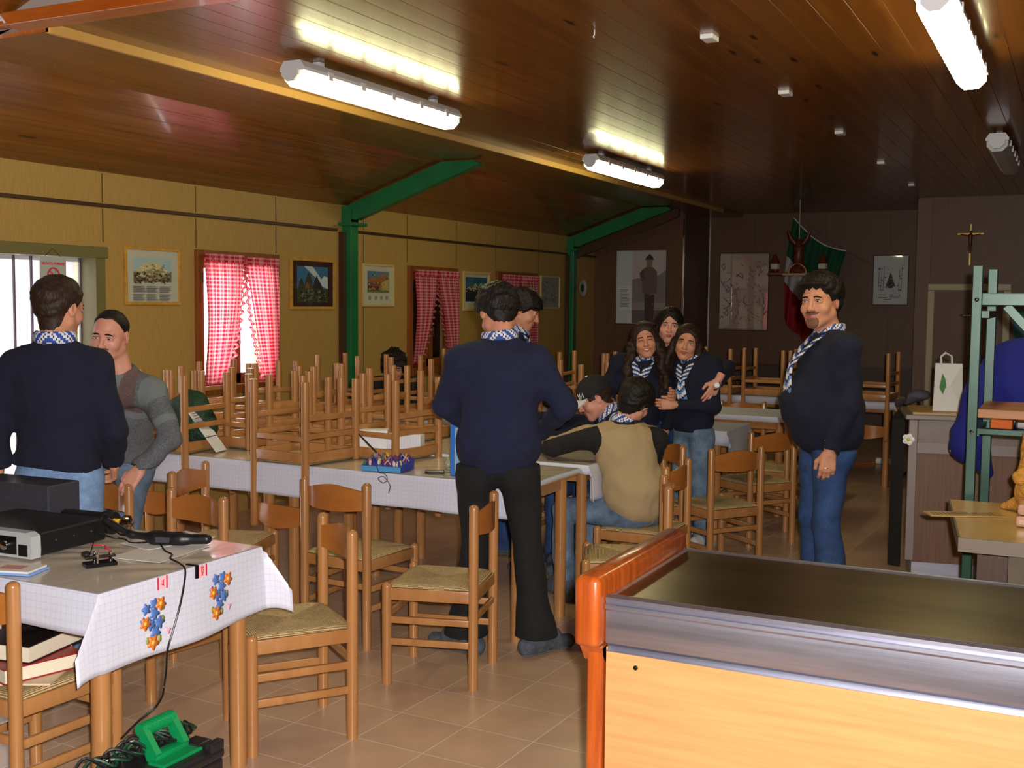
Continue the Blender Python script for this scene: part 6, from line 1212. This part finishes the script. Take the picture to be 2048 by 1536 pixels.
# P7
def idx7(C, D, Bs):
    out = np.zeros(len(C), int)
    for s in 'LR':
        A, B = D['sh' + s], D['el' + s]; W_ = D['wr' + s]; lat = Bs[:, 0] * (-1 if s == 'L' else 1); pn = D['neck'] + .06*lat; pa = A - .13*Bs[:, 2] - .045*lat
        e = pa - pn; n_ = np.cross(e, Bs[:, 1]); n_ /= np.linalg.norm(n_); n_ = n_ if n_ @ lat > 0 else -n_
        sl = ((C - pn) @ n_ > 0) & (((C - A) @ lat > -.06))
        dseg = np.minimum(np.linalg.norm(C - A - np.clip((C - A) @ (B - A) / ((B - A) @ (B - A)), 0, 1)[:, None] * (B - A), axis=1), np.linalg.norm(C - B - np.clip((C - B) @ (W_ - B) / ((W_ - B) @ (W_ - B)), 0, 1)[:, None] * (W_ - B), axis=1))
        sl = (sl & (C[:, 2] > pa[2] - .03)) | ((dseg < .078) & ((C - A) @ lat > .0)); sl &= dseg < .11
        out[sl] = 1; ax_ = (B - A) / np.linalg.norm(B - A); upd = Bs[:, 2] - (Bs[:, 2] @ ax_)*ax_; upd /= np.linalg.norm(upd)
        out[sl & ((C - A - ((C - A) @ ax_)[:, None]*ax_) @ upd > .042)] = 0
    nk = np.linalg.norm(C - D['neck'], axis=1); out[(nk < .098) & (C[:, 2] > D['neck'][2] - .04)] = 1
    return out
person('person', 'seated person in beige sweatshirt with black sleeves, back to the viewer', (-2.13, 5.78), (-.72, .69), H=1.68, w=1.02, top=[BEIGE, BLACKS], topidx=idx7, bottom=DENIMG, hairstyle='bowl', hair=HAIRD, skin=SKINP, vox=.006, seated=True, scarf='front', scarf_dz=-.035,
    head=((.1, .99, 0), .45, .25), J=dict(pel=(-2.11, 5.74, .555), chest=(-2.18, 5.75, .80), neck=(-2.22, 5.81, 1.0), head=(-2.175, 5.84, 1.105), shL=(-2.38, 5.64, .92), shR=(-2.07, 5.89, .90), elL=(-2.56, 5.60, .86), wrL=(-2.70, 5.78, .83), elR=(-2.14, 6.05, .78), wrR=(-2.30, 6.10, .83), hipL=(-2.16, 5.70, .51), hipR=(-2.06, 5.84, .51), knL=(-2.52, 5.66, .5), knR=(-2.46, 5.92, .5), anL=(-2.50, 5.64, .085), anR=(-2.46, 5.9, .085)), hands=dict(L=dict(dir=(-.4, .8, 0), back=(0, 0, 1)), R=dict(dir=(-.9, 0, 0), back=(0, 0, 1))))
# P9, P10, P11
person('person', 'laughing girl with long curly hair and striped neckerchief, left of the hugging three', (-2.63, 7.12), (.42, -.91), H=1.58, w=.92, top=NAVYD, bottom=DENIMB, hairstyle='curlylong', hair=HAIRB, vox=.012, smile=1.0, teeth=True, closed=True, fem=True, scarf='front', shoe=SHOEW,
    head=((.36, -.93, 0), .0, .16), J=dict(head=(-2.565, 7.06, 1.405), neck=(-2.60, 7.10, 1.28), wrL=(-2.36, 7.0, 1.05), elL=(-2.45, 7.14, 1.03), elR=(-2.86, 7.0, .98), wrR=(-2.78, 6.92, .80)))
person('person', 'tall dark haired person with fringe standing behind two girls, arms round them', (-2.47, 7.36), (.33, -.94), H=1.66, w=.98, top=NAVYD, bottom=DENIMB, hairstyle='parted', hair=HAIRD, skin=SKINP, vox=.012, fem=True, shoe=SHOEW,
    head=((.32, -.95, 0), .05, -.08), J=dict(head=(-2.475, 7.29, 1.50), neck=(-2.47, 7.34, 1.37), elL=(-2.08, 7.32, 1.22), wrL=(-2.055, 7.02, 1.155), elR=(-2.82, 7.28, 1.14), wrR=(-2.74, 7.06, 1.02)), hands=dict(L=dict(dir=(-.35, -.35, -.85), back=(.7, -.6, 0), curl=.25)))
t, D, HM, Bs, L = person('person', 'girl with long straight hair on the right of the hugging three, in pale jeans', (-2.25, 7.14), (-.45, -.89), H=1.58, w=.92, top=NAVYD, bottom=DENIMG, hairstyle='long', hair=HAIRB, vox=.012, smile=.7, fem=True, scarf='front', shoe=SHOEW,
    head=((.22, -.97, 0), .05, -.2), J=dict(head=(-2.30, 7.13, 1.395), neck=(-2.27, 7.15, 1.275), elL=(-2.08, 7.02, 1.0), wrL=(-2.30, 6.93, 1.0), anL=(-2.17, 7.16, .085), anR=(-2.32, 7.16, .085), knL=(-2.19, 7.12, .46), knR=(-2.31, 7.1, .46)))
# P12
t, D, HM, Bs, L = person('person', 'bearded person in navy sweater and blue jeans standing at the right, smiling', (-1.17, 6.02), (-.86, -.50), H=1.83, w=1.14, belly=.07, top=NAVYD, bottom=DENIMB, hairstyle='thick', hair=HAIRD, vox=.009, smile=.5, scarf='front', beard='goatee', shoe=SHOEK, lowleg=1.5,
    head=((-.22, -.975, 0), .03, .05), hs=1.12, J=dict(head=(-1.215, 5.985, 1.665), neck=(-1.17, 6.02, 1.51), elL=(-1.03, 5.84, 1.14), wrL=(-1.105, 5.80, .91), elR=(-1.28, 6.24, 1.14), wrR=(-1.27, 6.32, .9)), hands=dict(L=dict(dir=(-.08, -.02, -1), back=(.3, -.95, 0), curl=.6)), hemz=.86)
MB().tube([tuple(D['wrL'] + np.array([.018*math.cos(a), .012 + .004, -.085]) + np.array([0, .012*math.sin(a), 0])) for a in [2*PI*q/12 for q in range(12)]], .0016, 6, closed=True).build('ring', CHROME, t)
wt = thing('wrist_watch', 'watch with white dial on the wrist resting on the right girl', 'watch', (-2.062, 6.99, 1.135)); MB().lathe([(.001, .008), (.017, .007), (.019, 0), (.001, -.001)], 20, M=Matrix.Translation((.02, -.03, 0)) @ Matrix.Rotation(math.radians(75), 4, 'X') @ Matrix.Rotation(.3, 4, 'Y')).build('dial', WHITEM, wt); MB().tube([(.031*math.cos(a), .012*math.sin(a), .031*math.sin(a)) for a in [2*PI*q/20 for q in range(20)]], .005, 6, closed=True).build('strap', BLK, wt)
